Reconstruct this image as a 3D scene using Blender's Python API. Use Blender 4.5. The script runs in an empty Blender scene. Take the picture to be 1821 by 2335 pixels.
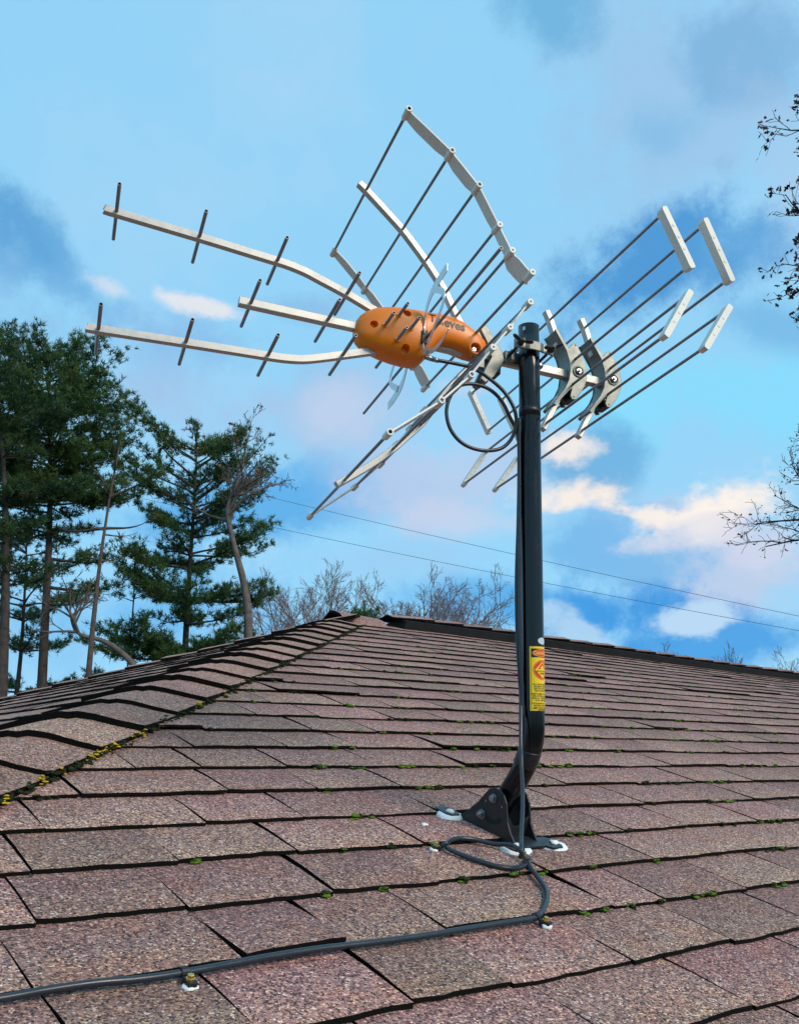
import bpy, bmesh, math, random
import numpy as np
from mathutils import Vector, Matrix

# ------------------------------------------------------------------ camera, sky, sun, exposure
scene = bpy.context.scene
PW, PH = 1821.0, 2335.0            # picture proportions the camera was solved for
FPX, PPY, PITCH = 2129.5, 1311.6, 0.20048
HC = 3.2                           # eye height above the ground
cam_d = bpy.data.cameras.new('camera')
cam = bpy.data.objects.new('camera', cam_d)
scene.collection.objects.link(cam)
cam_d.sensor_fit = 'HORIZONTAL'
cam_d.sensor_width = 36.0
cam_d.lens = 36.0 * FPX / PW
cam_d.shift_y = (PPY - PH / 2) / PW
cam_d.clip_start = 0.05
cam_d.clip_end = 4000
cam.location = (0, 0, HC)
cam.rotation_euler = (math.pi / 2 + PITCH, 0, 0)
scene.camera = cam

SUN_EL, SUN_AZ = math.radians(36), math.radians(128)      # azimuth from +Y towards +X (behind the viewer, right)
sun_d = bpy.data.lights.new('sun', 'SUN')
sun_d.energy = 2.5
sun_d.angle = math.radians(24)
sun_d.color = (1.0, 0.86, 0.70)
sun = bpy.data.objects.new('sun', sun_d)
scene.collection.objects.link(sun)
sdir = Vector((math.sin(SUN_AZ) * math.cos(SUN_EL), math.cos(SUN_AZ) * math.cos(SUN_EL), math.sin(SUN_EL)))
sun.rotation_euler = sdir.to_track_quat('Z', 'Y').to_euler()
sun.location = (0, 0, 30)

scene.view_settings.view_transform = 'Standard'
scene.view_settings.look = 'None'
scene.view_settings.exposure = 0.0
scene.view_settings.gamma = 1.0
scene.view_settings.use_curve_mapping = False
scene.cycles.use_denoising = True
scene.cycles.use_adaptive_sampling = True
scene.cycles.adaptive_threshold = 0.015
scene.cycles.adaptive_min_samples = 12
scene.cycles.max_bounces = 5
scene.cycles.diffuse_bounces = 2
scene.cycles.glossy_bounces = 2
scene.cycles.transparent_max_bounces = 6


def s2l(*rgb):
    out = []
    for v in rgb:
        v = v / 255.0
        out.append(v / 12.92 if v <= 0.04045 else ((v + 0.055) / 1.055) ** 2.4)
    return (out[0], out[1], out[2], 1.0)


CP, SP = math.cos(PITCH), math.sin(PITCH)


def ray(px, py):
    """direction (relative to the eye) of a picture point, not normalised, y > 0"""
    a, b = (px - PW / 2) / FPX, (PPY - py) / FPX
    return Vector((a, CP - SP * b, SP + CP * b))


def at(px, py, dist):
    g = ray(px, py)
    return g * (dist / g.y) + Vector((0, 0, HC))


def azel(px, py):
    g = ray(px, py).normalized()
    return math.atan2(g.x, g.y), math.asin(g.z)


world = bpy.data.worlds.new('World')
scene.world = world
world.use_nodes = True
world.cycles.sampling_method = 'MANUAL'
world.cycles.sample_map_resolution = 256
wt = world.node_tree
wt.nodes.clear()


def build_sky():
    N, L = wt.nodes, wt.links
    out = N.new('ShaderNodeOutputWorld')
    bg = N.new('ShaderNodeBackground')
    L.new(bg.outputs[0], out.inputs[0])
    sky = N.new('ShaderNodeTexSky')
    sky.sky_type = 'NISHITA'
    sky.sun_disc = False
    sky.sun_elevation = SUN_EL
    sky.sun_rotation = SUN_AZ
    sky.altitude = 100
    sky.air_density = 1.0
    sky.dust_density = 0.6
    sky.ozone_density = 1.5
    tc = N.new('ShaderNodeTexCoord')
    sep = N.new('ShaderNodeSeparateXYZ')
    L.new(tc.outputs['Generated'], sep.inputs[0])
    az = N.new('ShaderNodeMath'); az.operation = 'ARCTAN2'
    L.new(sep.outputs[0], az.inputs[0]); L.new(sep.outputs[1], az.inputs[1])
    el = N.new('ShaderNodeMath'); el.operation = 'ARCSINE'
    L.new(sep.outputs[2], el.inputs[0])
    comb = N.new('ShaderNodeCombineXYZ')
    L.new(az.outputs[0], comb.inputs[0]); L.new(el.outputs[0], comb.inputs[1])

    def noise(scale, detail, rough, vec=None, dist=0.0):
        n = N.new('ShaderNodeTexNoise')
        n.inputs['Scale'].default_value = scale
        n.inputs['Detail'].default_value = detail
        n.inputs['Roughness'].default_value = rough
        n.inputs['Distortion'].default_value = dist
        L.new(vec or tc.outputs['Generated'], n.inputs['Vector'])
        return n

    def vmath(op, a, b):
        v = N.new('ShaderNodeVectorMath'); v.operation = op
        for i, x in enumerate((a, b)):
            if x is None: continue
            if isinstance(x, tuple): v.inputs[i].default_value = x
            else: L.new(x, v.inputs[i])
        return v

    def warp(scale, amount, detail=6, rough=0.55):
        n = noise(scale, detail, rough)
        a = vmath('SUBTRACT', n.outputs['Color'], (0.5, 0.5, 0.5))
        b = vmath('MULTIPLY', a.outputs[0], (amount, amount * 0.8, 0))
        return vmath('ADD', comb.outputs[0], b.outputs[0]).outputs[0]
    soft = warp(3.5, 0.10, 2, 0.5)
    F = noise(6.0, 8, 0.70).outputs[0]
    F2 = noise(17.0, 6, 0.6, vmath('MULTIPLY', tc.outputs['Generated'], (1.0, 1.0, 1.5)).outputs[0]).outputs[0]

    # clear sky: the daylight sky, lightly whitened by thin high haze
    mul = N.new('ShaderNodeMix'); mul.data_type = 'RGBA'; mul.blend_type = 'MULTIPLY'
    mul.inputs[0].default_value = 1.0
    L.new(sky.outputs[0], mul.inputs[6])
    mul.inputs[7].default_value = (SKY_K[0], SKY_K[1], SKY_K[2], 1)
    hz = N.new('ShaderNodeMix'); hz.data_type = 'RGBA'; hz.inputs[0].default_value = 0.9
    L.new(mul.outputs[2], hz.inputs[6]); hz.inputs[7].default_value = s2l(152, 217, 254)
    col = hz.outputs[2]

    def mix(col, fac, rgb, blend='MIX'):
        m = N.new('ShaderNodeMix'); m.data_type = 'RGBA'; m.blend_type = blend
        L.new(fac, m.inputs[0]); L.new(col, m.inputs[6]); m.inputs[7].default_value = rgb
        return m.outputs[2]

    def maprange(x, a, b, lo, hi, smooth=True):
        m = N.new('ShaderNodeMapRange')
        m.interpolation_type = 'SMOOTHSTEP' if smooth else 'LINEAR'
        m.inputs[1].default_value = a; m.inputs[2].default_value = b
        m.inputs[3].default_value = lo; m.inputs[4].default_value = hi
        L.new(x, m.inputs[0])
        return m.outputs[0]
    # broken cloud everywhere (also beyond the picture), very soft
    n1 = noise(4.2, 7, 0.62)
    col = mix(col, maprange(n1.outputs[0], 0.46, 0.78, 0.0, 0.35), s2l(190, 218, 244))
    n2 = noise(3.7, 4, 0.6, vmath('ADD', tc.outputs['Generated'], (3.1, 1.7, 0.4)).outputs[0])
    col = mix(col, maprange(n2.outputs[0], 0.56, 0.80, 0.0, 0.12), s2l(118, 176, 224))
    # cloud banks: centre and radii in picture units, turned into sky angles
    for (px, py, rx, ry, rot, rgb, edge, amt, kind) in CLOUDS:
        a0, e0 = azel(px, py)
        g = ray(px, py)
        ppr = FPX * g.length / 1.0 * 0.97
        mp = N.new('ShaderNodeMapping'); mp.vector_type = 'TEXTURE'
        mp.inputs['Location'].default_value = (a0, e0, 0)
        mp.inputs['Rotation'].default_value = (0, 0, math.radians(rot))
        mp.inputs['Scale'].default_value = (rx / ppr, ry / ppr, 1)
        L.new(soft, mp.inputs['Vector'])
        ln = vmath('LENGTH', mp.outputs[0], None)
        k_ = 2.8 if kind == 's' else 2.6
        ma_ = N.new('ShaderNodeMath'); ma_.operation = 'MULTIPLY_ADD'; ma_.inputs[1].default_value = k_
        L.new(F if kind == 's' else F2, ma_.inputs[0]); L.new(ln.outputs['Value'], ma_.inputs[2])
        col = mix(col, maprange(ma_.outputs[0], 1.0 + k_ / 2, 1.0 + k_ / 2 - edge, 0.0, amt), s2l(*rgb))
    L.new(col, bg.inputs[0])
    bg.inputs[1].default_value = 1.0


SKY_K = (0.15, 0.15, 0.14)
# px, py, rx, ry, rot, colour, edge softness, amount, kind (s soft bank, c crisp cumulus)
CLOUDS = [
    (1520, 290, 560, 440, 0, (156, 200, 236), 0.8, 0.95, 's'),
    (1250, 60, 190, 120, 0, (108, 178, 222), 0.9, 0.85, 's'),
    (1690, 120, 240, 130, -20, (122, 178, 222), 0.8, 0.75, 's'),
    (1480, 310, 160, 90, 0, (124, 186, 228), 0.9, 0.6, 's'),
    (1790, 420, 160, 260, 0, (172, 202, 234), 0.9, 0.7, 's'),
    (1500, 590, 430, 150, 14, (76, 152, 214), 0.75, 0.95, 's'),
    (1690, 560, 200, 110, 0, (98, 168, 222), 0.9, 0.7, 's'),
    (1770, 750, 230, 90, -12, (112, 180, 228), 0.9, 0.7, 's'),
    (1600, 930, 480, 150, -8, (136, 222, 255), 0.7, 0.9, 's'),
    (90, 600, 280, 110, -22, (84, 156, 212), 0.9, 0.9, 's'),
    (210, 690, 260, 90, -20, (116, 182, 230), 0.7, 0.8, 's'),
    (690, 690, 190, 60, -6, (140, 190, 232), 0.8, 0.8, 's'),
    (400, 790, 520, 150, -8, (138, 190, 234), 0.9, 0.9, 's'),
    (640, 950, 560, 180, -4, (164, 198, 234), 0.9, 0.9, 's'),
    (760, 960, 260, 110, 0, (196, 212, 238), 0.9, 0.75, 's'),
    (470, 694, 130, 32, -4, (240, 236, 238), 0.8, 0.8, 'c'),
    (235, 655, 70, 26, -10, (226, 230, 240), 0.9, 0.6, 'c'),
    (1080, 890, 90, 40, 0, (206, 216, 236), 0.9, 0.5, 'c'),
    (560, 1160, 620, 110, 6, (92, 174, 234), 0.8, 0.9, 's'),
    (330, 1380, 480, 170, 0, (104, 182, 238), 0.9, 0.8, 's'),
    (1010, 1120, 360, 120, 0, (186, 208, 238), 0.8, 0.85, 's'),
    (1090, 1210, 260, 60, 0, (206, 214, 236), 0.9, 0.6, 's'),
    (1350, 1075, 150, 90, 0, (108, 176, 224), 0.8, 0.85, 's'),
    (1290, 1060, 72, 46, 0, (250, 240, 232), 0.85, 0.9, 'c'),
    (1640, 1280, 330, 150, -8, (190, 208, 236), 0.7, 0.95, 's'),
    (1390, 1270, 280, 110, 0, (120, 186, 236), 0.7, 0.9, 's'),
    (1320, 1150, 170, 52, -8, (252, 240, 230), 0.85, 0.95, 'c'),
    (1480, 1180, 120, 34, -4, (250, 240, 232), 0.6, 0.95, 'c'),
    (1660, 1158, 220, 84, 4, (254, 244, 235), 0.85, 1.0, 'c'),
    (1600, 1222, 220, 40, 4, (222, 224, 238), 0.8, 0.6, 'c'),
    (1770, 1270, 120, 90, 0, (216, 218, 236), 0.9, 0.6, 'c'),
    (1300, 1400, 330, 80, 0, (62, 154, 228), 0.8, 0.95, 's'),
    (1660, 1460, 380, 66, 0, (70, 160, 230), 0.8, 0.9, 's'),
    (1090, 1380, 260, 70, 0, (92, 176, 236), 0.9, 0.8, 's'),
    (1310, 1435, 150, 44, -18, (176, 214, 244), 0.7, 0.9, 'c'),
    (1585, 1412, 130, 52, 2, (186, 218, 246), 0.65, 1.0, 'c'),
    (900, 1300, 300, 60, 0, (158, 206, 244), 0.9, 0.7, 's'),
    (120, 1480, 300, 120, 0, (140, 200, 244), 0.9, 0.6, 's'),
]
build_sky()

# ------------------------------------------------------------------ helpers
COL = scene.collection
Z3 = Vector((0, 0, 0))


def link(o, parent=None):
    COL.objects.link(o)
    if parent is not None:
        o.parent = parent
    return o


def tag(o, label=None, cat=None, group=None, kind=None):
    if label: o['label'] = label
    if cat: o['category'] = cat
    if group: o['group'] = group
    if kind: o['kind'] = kind
    return o


def empty(name, mat=None, loc=None, parent=None):
    o = bpy.data.objects.new(name, None)
    o.empty_display_size = 0.1
    link(o, parent)
    if mat is not None: o.matrix_world = mat
    if loc is not None: o.location = loc
    return o


class MB:
    """collects faces for ONE mesh object"""
    def __init__(self):
        self.v, self.f, self.m, self.s = [], [], [], []

    def face(self, idx, m=0, s=False):
        self.f.append(tuple(idx)); self.m.append(m); self.s.append(s)

    def box(self, c, size, ax=None, m=0):
        ax = ax or (Vector((1, 0, 0)), Vector((0, 1, 0)), Vector((0, 0, 1)))
        b = len(self.v); c = Vector(c)
        for k in (-1, 1):
            for j in (-1, 1):
                for i in (-1, 1):
                    self.v.append(c + ax[0] * (i * size[0] / 2) + ax[1] * (j * size[1] / 2) + ax[2] * (k * size[2] / 2))
        for q in ((0, 2, 3, 1), (4, 5, 7, 6), (0, 1, 5, 4), (2, 6, 7, 3), (0, 4, 6, 2), (1, 3, 7, 5)):
            self.face([b + i for i in q], m)
        return self

    def tube(self, path, r, n=8, m=0, caps=True, hole=0.0, hole_m=1):
        P = [Vector(p) for p in path]
        R = r if isinstance(r, (list, tuple)) else [r] * len(P)
        T = []
        for i in range(len(P)):
            a = P[max(i - 1, 0)]; b = P[min(i + 1, len(P) - 1)]
            T.append((b - a).normalized())
        u = T[0].orthogonal().normalized()
        rings = []
        for i, p in enumerate(P):
            u = (u - T[i] * u.dot(T[i])).normalized()
            w = T[i].cross(u)
            ring = []
            for k in range(n):
                a = 2 * math.pi * k / n
                ring.append(len(self.v)); self.v.append(p + (u * math.cos(a) + w * math.sin(a)) * R[i])
            rings.append(ring)
        for i in range(len(P) - 1):
            for k in range(n):
                self.face((rings[i][k], rings[i][(k + 1) % n], rings[i + 1][(k + 1) % n], rings[i + 1][k]), m, True)
        if caps:
            for end in (0, len(P) - 1):
                ring = rings[end]; t = T[end] * (-1 if end == 0 else 1)
                if hole:
                    def inner(depth):
                        out = []
                        for k in ring:
                            out.append(len(self.v)); self.v.append(P[end] + (self.v[k] - P[end]) * hole - t * depth)
                        return out
                    a, b = inner(0), inner(min(0.012, R[end] * 2))
                    for k in range(n):
                        k2 = (k + 1) % n
                        q1 = (ring[k], a[k], a[k2], ring[k2]); q2 = (a[k], b[k], b[k2], a[k2])
                        self.face(q1 if end == 0 else q1[::-1], m); self.face(q2 if end == 0 else q2[::-1], hole_m)
                    self.face(b[::-1] if end == 0 else b, hole_m)
                else:
                    self.face(ring[::-1] if end == 0 else ring, m)
        return self

    def lathe(self, c, axis, prof, n=16, m=0, smooth=True):
        """prof: list of (distance along axis, radius)"""
        axis = Vector(axis).normalized(); c = Vector(c)
        u = axis.orthogonal().normalized(); w = axis.cross(u)
        rings = []
        for (h, r) in prof:
            ring = []
            for k in range(n):
                a = 2 * math.pi * k / n
                ring.append(len(self.v)); self.v.append(c + axis * h + (u * math.cos(a) + w * math.sin(a)) * r)
            rings.append(ring)
        for i in range(len(rings) - 1):
            for k in range(n):
                self.face((rings[i][k], rings[i][(k + 1) % n], rings[i + 1][(k + 1) % n], rings[i + 1][k]), m, smooth)
        self.face(rings[0][::-1], m); self.face(rings[-1], m)
        return self

    def prism(self, poly, fn, m=0, side_m=None, smooth=False):
        """poly: 2D outline; fn(a, b, k) -> 3D point for k = 0 (near) and 1 (far)"""
        n = len(poly); b = len(self.v)
        for k in (0, 1):
            for (x, y) in poly: self.v.append(Vector(fn(x, y, k)))
        self.face([b + i for i in range(n)], m); self.face([b + n + i for i in range(n)][::-1], m)
        for i in range(n):
            j = (i + 1) % n
            self.face((b + j, b + i, b + n + i, b + n + j), m if side_m is None else side_m, smooth)
        return self

    def ribbon(self, path, wid, up, thick, m=0, smooth=True):
        """rectangular section swept along a path; wid along `up`-perpendicular in the path plane, thick along `up`"""
        P = [Vector(p) for p in path]; up = Vector(up).normalized()
        W = wid if isinstance(wid, (list, tuple)) else [wid] * len(P)
        rings = []
        for i, p in enumerate(P):
            t = (P[min(i + 1, len(P) - 1)] - P[max(i - 1, 0)]).normalized()
            s = t.cross(up).normalized()
            ring = []
            for (a, b) in ((-1, -1), (1, -1), (1, 1), (-1, 1)):
                ring.append(len(self.v)); self.v.append(p + s * (a * W[i] / 2) + up * (b * thick / 2))
            rings.append(ring)
        for i in range(len(P) - 1):
            for k in range(4):
                self.face((rings[i][k], rings[i][(k + 1) % 4], rings[i + 1][(k + 1) % 4], rings[i + 1][k]), m, False)
        self.face(rings[0][::-1], m); self.face(rings[-1], m)
        return self

    def mesh(self, name, mats):
        me = bpy.data.meshes.new(name)
        me.from_pydata([tuple(v) for v in self.v], [], self.f)
        for mt in (mats if isinstance(mats, (list, tuple)) else [mats]): me.materials.append(mt)
        me.polygons.foreach_set('material_index', self.m)
        me.polygons.foreach_set('use_smooth', self.s)
        me.update()
        return me

    def build(self, name, mats, parent=None, bevel=0.0, fix=True):
        me = self.mesh(name, mats)
        if fix:
            bm = bmesh.new(); bm.from_mesh(me)
            bmesh.ops.recalc_face_normals(bm, faces=bm.faces)
            bm.to_mesh(me); bm.free()
        o = bpy.data.objects.new(name, me)
        link(o, parent)
        if bevel:
            b = o.modifiers.new('bevel', 'BEVEL'); b.width = bevel; b.segments = 2
            b.limit_method = 'ANGLE'; b.angle_limit = math.radians(50)
        return o


def smooth_path(pts, sub=4):
    """Catmull-Rom through the points"""
    P = [Vector(p) for p in pts]
    out = []
    for i in range(len(P) - 1):
        p0, p1, p2, p3 = P[max(i - 1, 0)], P[i], P[i + 1], P[min(i + 2, len(P) - 1)]
        for k in range(sub):
            t = k / sub
            out.append(0.5 * ((2 * p1) + (p2 - p0) * t + (2 * p0 - 5 * p1 + 4 * p2 - p3) * t * t + (3 * p1 - p0 - 3 * p2 + p3) * t ** 3))
    out.append(P[-1])
    return out


def text_mesh(name, text, size, fn, mats, parent, bold=0.0, align='LEFT', space=1.0):
    """lettering as a real mesh, every vertex carried by fn(x, y) -> 3D"""
    cu = bpy.data.curves.new('lettering_curve', 'FONT')
    cu.body = text; cu.size = size; cu.align_x = align; cu.space_character = space
    cu.offset = bold; cu.resolution_u = 3
    tmp = bpy.data.objects.new('lettering_tmp', cu); COL.objects.link(tmp)
    dg = bpy.context.evaluated_depsgraph_get()
    me = bpy.data.meshes.new_from_object(tmp.evaluated_get(dg))
    bpy.data.objects.remove(tmp); bpy.data.curves.remove(cu)
    for v in me.vertices: v.co = fn(v.co.x, v.co.y)
    me.materials.clear(); me.materials.append(mats)
    o = bpy.data.objects.new(name, me)
    return link(o, parent)


# ------------------------------------------------------------------ materials
def new_mat(name):
    m = bpy.data.materials.new(name); m.use_nodes = True
    nt = m.node_tree
    return m, nt, nt.nodes['Principled BSDF']


def simple(name, rgb, rough=0.5, metal=0.0, spec=0.5, coat=0.0, var=0.0, scale=30.0, bump=0.0, rvar=0.0):
    m, nt, b = new_mat(name)
    b.inputs['Base Color'].default_value = (*rgb, 1)
    b.inputs['Roughness'].default_value = rough
    b.inputs['Metallic'].default_value = metal
    b.inputs['Specular IOR Level'].default_value = spec
    b.inputs['Coat Weight'].default_value = coat
    if var or bump or rvar:
        tc = nt.nodes.new('ShaderNodeTexCoord')
        n = nt.nodes.new('ShaderNodeTexNoise')
        n.inputs['Scale'].default_value = scale; n.inputs['Detail'].default_value = 6; n.inputs['Roughness'].default_value = 0.65
        nt.links.new(tc.outputs['Object'], n.inputs['Vector'])
        if var:
            mr = nt.nodes.new('ShaderNodeMapRange')
            mr.inputs[1].default_value = 0.3; mr.inputs[2].default_value = 0.7
            mr.inputs[3].default_value = 1 - var; mr.inputs[4].default_value = 1 + var
            nt.links.new(n.outputs[0], mr.inputs[0])
            hv = nt.nodes.new('ShaderNodeHueSaturation')
            hv.inputs['Color'].default_value = (*rgb, 1)
            nt.links.new(mr.outputs[0], hv.inputs['Value'])
            nt.links.new(hv.outputs[0], b.inputs['Base Color'])
        if rvar:
            mr = nt.nodes.new('ShaderNodeMapRange')
            mr.inputs[1].default_value = 0.3; mr.inputs[2].default_value = 0.7
            mr.inputs[3].default_value = max(rough - rvar, 0.03); mr.inputs[4].default_value = rough + rvar
            nt.links.new(n.outputs[0], mr.inputs[0]); nt.links.new(mr.outputs[0], b.inputs['Roughness'])
        if bump:
            bp = nt.nodes.new('ShaderNodeBump'); bp.inputs['Strength'].default_value = bump; bp.inputs['Distance'].default_value = 0.002
            nt.links.new(n.outputs[0], bp.inputs['Height']); nt.links.new(bp.outputs[0], b.inputs['Normal'])
    return m


def shingle_material():
    m, nt, b = new_mat('asphalt_granules')
    N, L = nt.nodes, nt.links
    geo = N.new('ShaderNodeNewGeometry')
    info = N.new('ShaderNodeObjectInfo')
    att = N.new('ShaderNodeAttribute'); att.attribute_name = 'tone'
    vor = N.new('ShaderNodeTexVoronoi'); vor.inputs['Scale'].default_value = 380
    L.new(geo.outputs['Position'], vor.inputs['Vector'])
    sepc = N.new('ShaderNodeSeparateColor'); L.new(vor.outputs['Color'], sepc.inputs[0])
    ramp = N.new('ShaderNodeValToRGB')
    cr = ramp.color_ramp; cr.interpolation = 'CONSTANT'
    stops = [(0.0, (0.032, 0.018, 0.016)), (0.12, (0.105, 0.053, 0.048)), (0.27, (0.225, 0.116, 0.106)), (0.46, (0.325, 0.176, 0.156)),
             (0.64, (0.43, 0.250, 0.200)), (0.77, (0.265, 0.160, 0.155)), (0.86, (0.60, 0.355, 0.235)), (0.955, (0.78, 0.58, 0.49))]
    cr.elements[0].position = 0; cr.elements[0].color = (*stops[0][1], 1)
    cr.elements[1].position = stops[1][0]; cr.elements[1].color = (*stops[1][1], 1)
    for p, c in stops[2:]:
        e = cr.elements.new(p); e.color = (*c, 1)
    L.new(sepc.outputs[0], ramp.inputs[0])
    # blotches: reddish / yellowish / sooty areas
    n1 = N.new('ShaderNodeTexNoise'); n1.inputs['Scale'].default_value = 9; n1.inputs['Detail'].default_value = 5; n1.inputs['Roughness'].default_value = 0.6
    L.new(geo.outputs['Position'], n1.inputs['Vector'])
    n2 = N.new('ShaderNodeTexNoise'); n2.inputs['Scale'].default_value = 3.1; n2.inputs['Detail'].default_value = 6; n2.inputs['Roughness'].default_value = 0.62
    L.new(geo.outputs['Position'], n2.inputs['Vector'])

    def mr(x, a, b_, lo, hi):
        q = N.new('ShaderNodeMapRange'); q.interpolation_type = 'SMOOTHSTEP'
        q.inputs[1].default_value = a; q.inputs[2].default_value = b_; q.inputs[3].default_value = lo; q.inputs[4].default_value = hi
        L.new(x, q.inputs[0]); return q.outputs[0]

    def mix(a, rgb, fac, blend):
        q = N.new('ShaderNodeMix'); q.data_type = 'RGBA'; q.blend_type = blend
        L.new(a, q.inputs[6]); q.inputs[7].default_value = (*rgb, 1)
        if isinstance(fac, float): q.inputs[0].default_value = fac
        else: L.new(fac, q.inputs[0])
        return q.outputs[2]
    c = ramp.outputs[0]
    c = mix(c, (1.00, 0.88, 0.87), mr(n1.outputs[0], 0.48, 0.66, 0.0, 0.9), 'MULTIPLY')
    c = mix(c, (1.12, 1.03, 0.88), mr(n1.outputs[0], 0.48, 0.32, 0.0, 0.8), 'MULTIPLY')
    c = mix(c, (0.50, 0.46, 0.45), mr(n2.outputs[0], 0.54, 0.74, 0.0, 0.6), 'MULTIPLY')
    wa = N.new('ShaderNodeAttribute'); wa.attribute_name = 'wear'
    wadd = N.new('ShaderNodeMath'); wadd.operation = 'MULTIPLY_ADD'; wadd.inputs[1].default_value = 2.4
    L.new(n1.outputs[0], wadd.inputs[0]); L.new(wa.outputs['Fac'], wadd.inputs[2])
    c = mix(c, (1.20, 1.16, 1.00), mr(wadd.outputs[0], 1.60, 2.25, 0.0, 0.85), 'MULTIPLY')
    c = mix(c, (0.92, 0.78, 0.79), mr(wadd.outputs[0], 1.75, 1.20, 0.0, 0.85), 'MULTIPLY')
    # each tab its own batch tone
    add = N.new('ShaderNodeMath'); add.operation = 'ADD'
    L.new(info.outputs['Random'], add.inputs[0]); L.new(att.outputs['Fac'], add.inputs[1])
    fr = N.new('ShaderNodeMath'); fr.operation = 'FRACT'; L.new(add.outputs[0], fr.inputs[0])
    hv = N.new('ShaderNodeHueSaturation')
    L.new(c, hv.inputs['Color'])
    L.new(mr(fr.outputs[0], 0.0, 1.0, 0.84, 1.20), hv.inputs['Value'])
    wn = N.new('ShaderNodeTexWhiteNoise'); wn.noise_dimensions = '1D'; L.new(fr.outputs[0], wn.inputs['W'])
    L.new(mr(wn.outputs['Value'], 0.0, 1.0, 0.490, 0.510), hv.inputs['Hue'])
    L.new(hv.outputs[0], b.inputs['Base Color'])
    b.inputs['Roughness'].default_value = 0.82
    b.inputs['Sheen Weight'].default_value = 0.10
    b.inputs['Sheen Roughness'].default_value = 0.45
    b.inputs['Sheen Tint'].default_value = (1.0, 0.80, 0.72, 1)
    b.inputs['Specular IOR Level'].default_value = 0.3
    bp = N.new('ShaderNodeBump'); bp.inputs['Strength'].default_value = 1.0; bp.inputs['Distance'].default_value = 0.002
    L.new(vor.outputs['Distance'], bp.inputs['Height']); bp.invert = True
    L.new(bp.outputs[0], b.inputs['Normal'])
    return m


def needle_material(name, lo, hi, tip):
    m, nt, b = new_mat(name)
    N, L = nt.nodes, nt.links
    geo = N.new('ShaderNodeNewGeometry')
    n = N.new('ShaderNodeTexNoise'); n.inputs['Scale'].default_value = 1.1; n.inputs['Detail'].default_value = 5; n.inputs['Roughness'].default_value = 0.7
    L.new(geo.outputs['Position'], n.inputs['Vector'])
    r = N.new('ShaderNodeValToRGB'); cr = r.color_ramp
    cr.elements[0].position = 0.30; cr.elements[0].color = (*lo, 1)
    cr.elements[1].position = 0.74; cr.elements[1].color = (*tip, 1)
    e = cr.elements.new(0.52); e.color = (*hi, 1)
    L.new(n.outputs[0], r.inputs[0]); L.new(r.outputs[0], b.inputs['Base Color'])
    b.inputs['Roughness'].default_value = 0.65
    b.inputs['Specular IOR Level'].default_value = 0.25
    tr = N.new('ShaderNodeBsdfTranslucent'); L.new(r.outputs[0], tr.inputs[0])
    mx = N.new('ShaderNodeMixShader'); mx.inputs[0].default_value = 0.3
    out = N['Material Output']
    L.new(b.outputs[0], mx.inputs[1]); L.new(tr.outputs[0], mx.inputs[2]); L.new(mx.outputs[0], out.inputs[0])
    return m


M = {}
M['shingle'] = shingle_material()
M['shingle_edge'] = simple('asphalt_edge', (0.0045, 0.004, 0.0035), 0.95, var=0.6, scale=160, bump=0.8, spec=0.15)
M['felt'] = simple('roofing_felt', (0.010, 0.009, 0.008), 0.95, spec=0.15, var=0.4, scale=60)
M['vent'] = simple('black_vent_plastic', (0.012, 0.0125, 0.014), 0.7, spec=0.25, var=0.3, scale=20)
M['moss'] = simple('moss_green', (0.085, 0.150, 0.016), 0.95, spec=0.1, var=0.55, scale=150, bump=1.0)
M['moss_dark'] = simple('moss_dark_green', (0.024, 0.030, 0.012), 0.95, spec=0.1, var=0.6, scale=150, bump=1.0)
M['lichen'] = simple('lichen_yellow', (0.50, 0.33, 0.025), 0.95, spec=0.1, var=0.5, scale=200, bump=1.0)
M['rod'] = simple('aluminium_rod', (0.27, 0.255, 0.265), 0.42, metal=0.55, rvar=0.12, scale=60, var=0.15)
M['rod_in'] = simple('tube_inside', (0.01, 0.01, 0.01), 0.9)
M['arm'] = simple('galvanised_arm', (0.53, 0.50, 0.46), 0.40, metal=0.4, rvar=0.12, scale=45, var=0.10)
M['cast'] = simple('zinc_casting', (0.19, 0.20, 0.178), 0.42, metal=0.5, rvar=0.1, scale=50, var=0.18, bump=0.1)
M['cream'] = simple('cream_plastic', (0.76, 0.725, 0.66), 0.42, var=0.08, scale=30)
M['orange'] = simple('orange_plastic', (0.93, 0.225, 0.004), 0.36, var=0.05, scale=35, rvar=0.06)
M['chrome'] = simple('polished_steel', (0.74, 0.73, 0.72), 0.34, metal=0.55, rvar=0.05, scale=30)
M['blackpaint'] = simple('black_gloss_paint', (0.004, 0.0045, 0.006), 0.18, spec=0.4, coat=0.05, rvar=0.07, scale=18)
M['bracket'] = simple('black_powder_coat', (0.013, 0.014, 0.016), 0.42, spec=0.5, rvar=0.08, scale=40)
M['rubber'] = simple('black_cable_jacket', (0.024, 0.029, 0.038), 0.30, spec=0.5, rvar=0.1, scale=40)
M['plastic'] = simple('black_plastic', (0.012, 0.012, 0.014), 0.5)
M['tape'] = simple('black_tape', (0.010, 0.011, 0.014), 0.36, rvar=0.1, scale=90, bump=0.4)
M['zinc'] = simple('zinc_bolt', (0.36, 0.37, 0.385), 0.33, metal=1.0)
M['brass'] = simple('brass_screw', (0.78, 0.52, 0.16), 0.3, metal=1.0)
M['sealant'] = simple('white_sealant', (0.80, 0.79, 0.76), 0.55, var=0.08, scale=60, bump=0.5)
M['yellow'] = simple('sticker_yellow', (0.95, 0.62, 0.008), 0.35)
M['red'] = simple('sticker_red', (0.72, 0.035, 0.01), 0.35)
M['ink'] = simple('sticker_black', (0.008, 0.008, 0.008), 0.4)
M['ink_orange'] = simple('sticker_orange', (0.9, 0.42, 0.06), 0.4)
M['letters'] = simple('dark_lettering', (0.035, 0.026, 0.018), 0.45)
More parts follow.
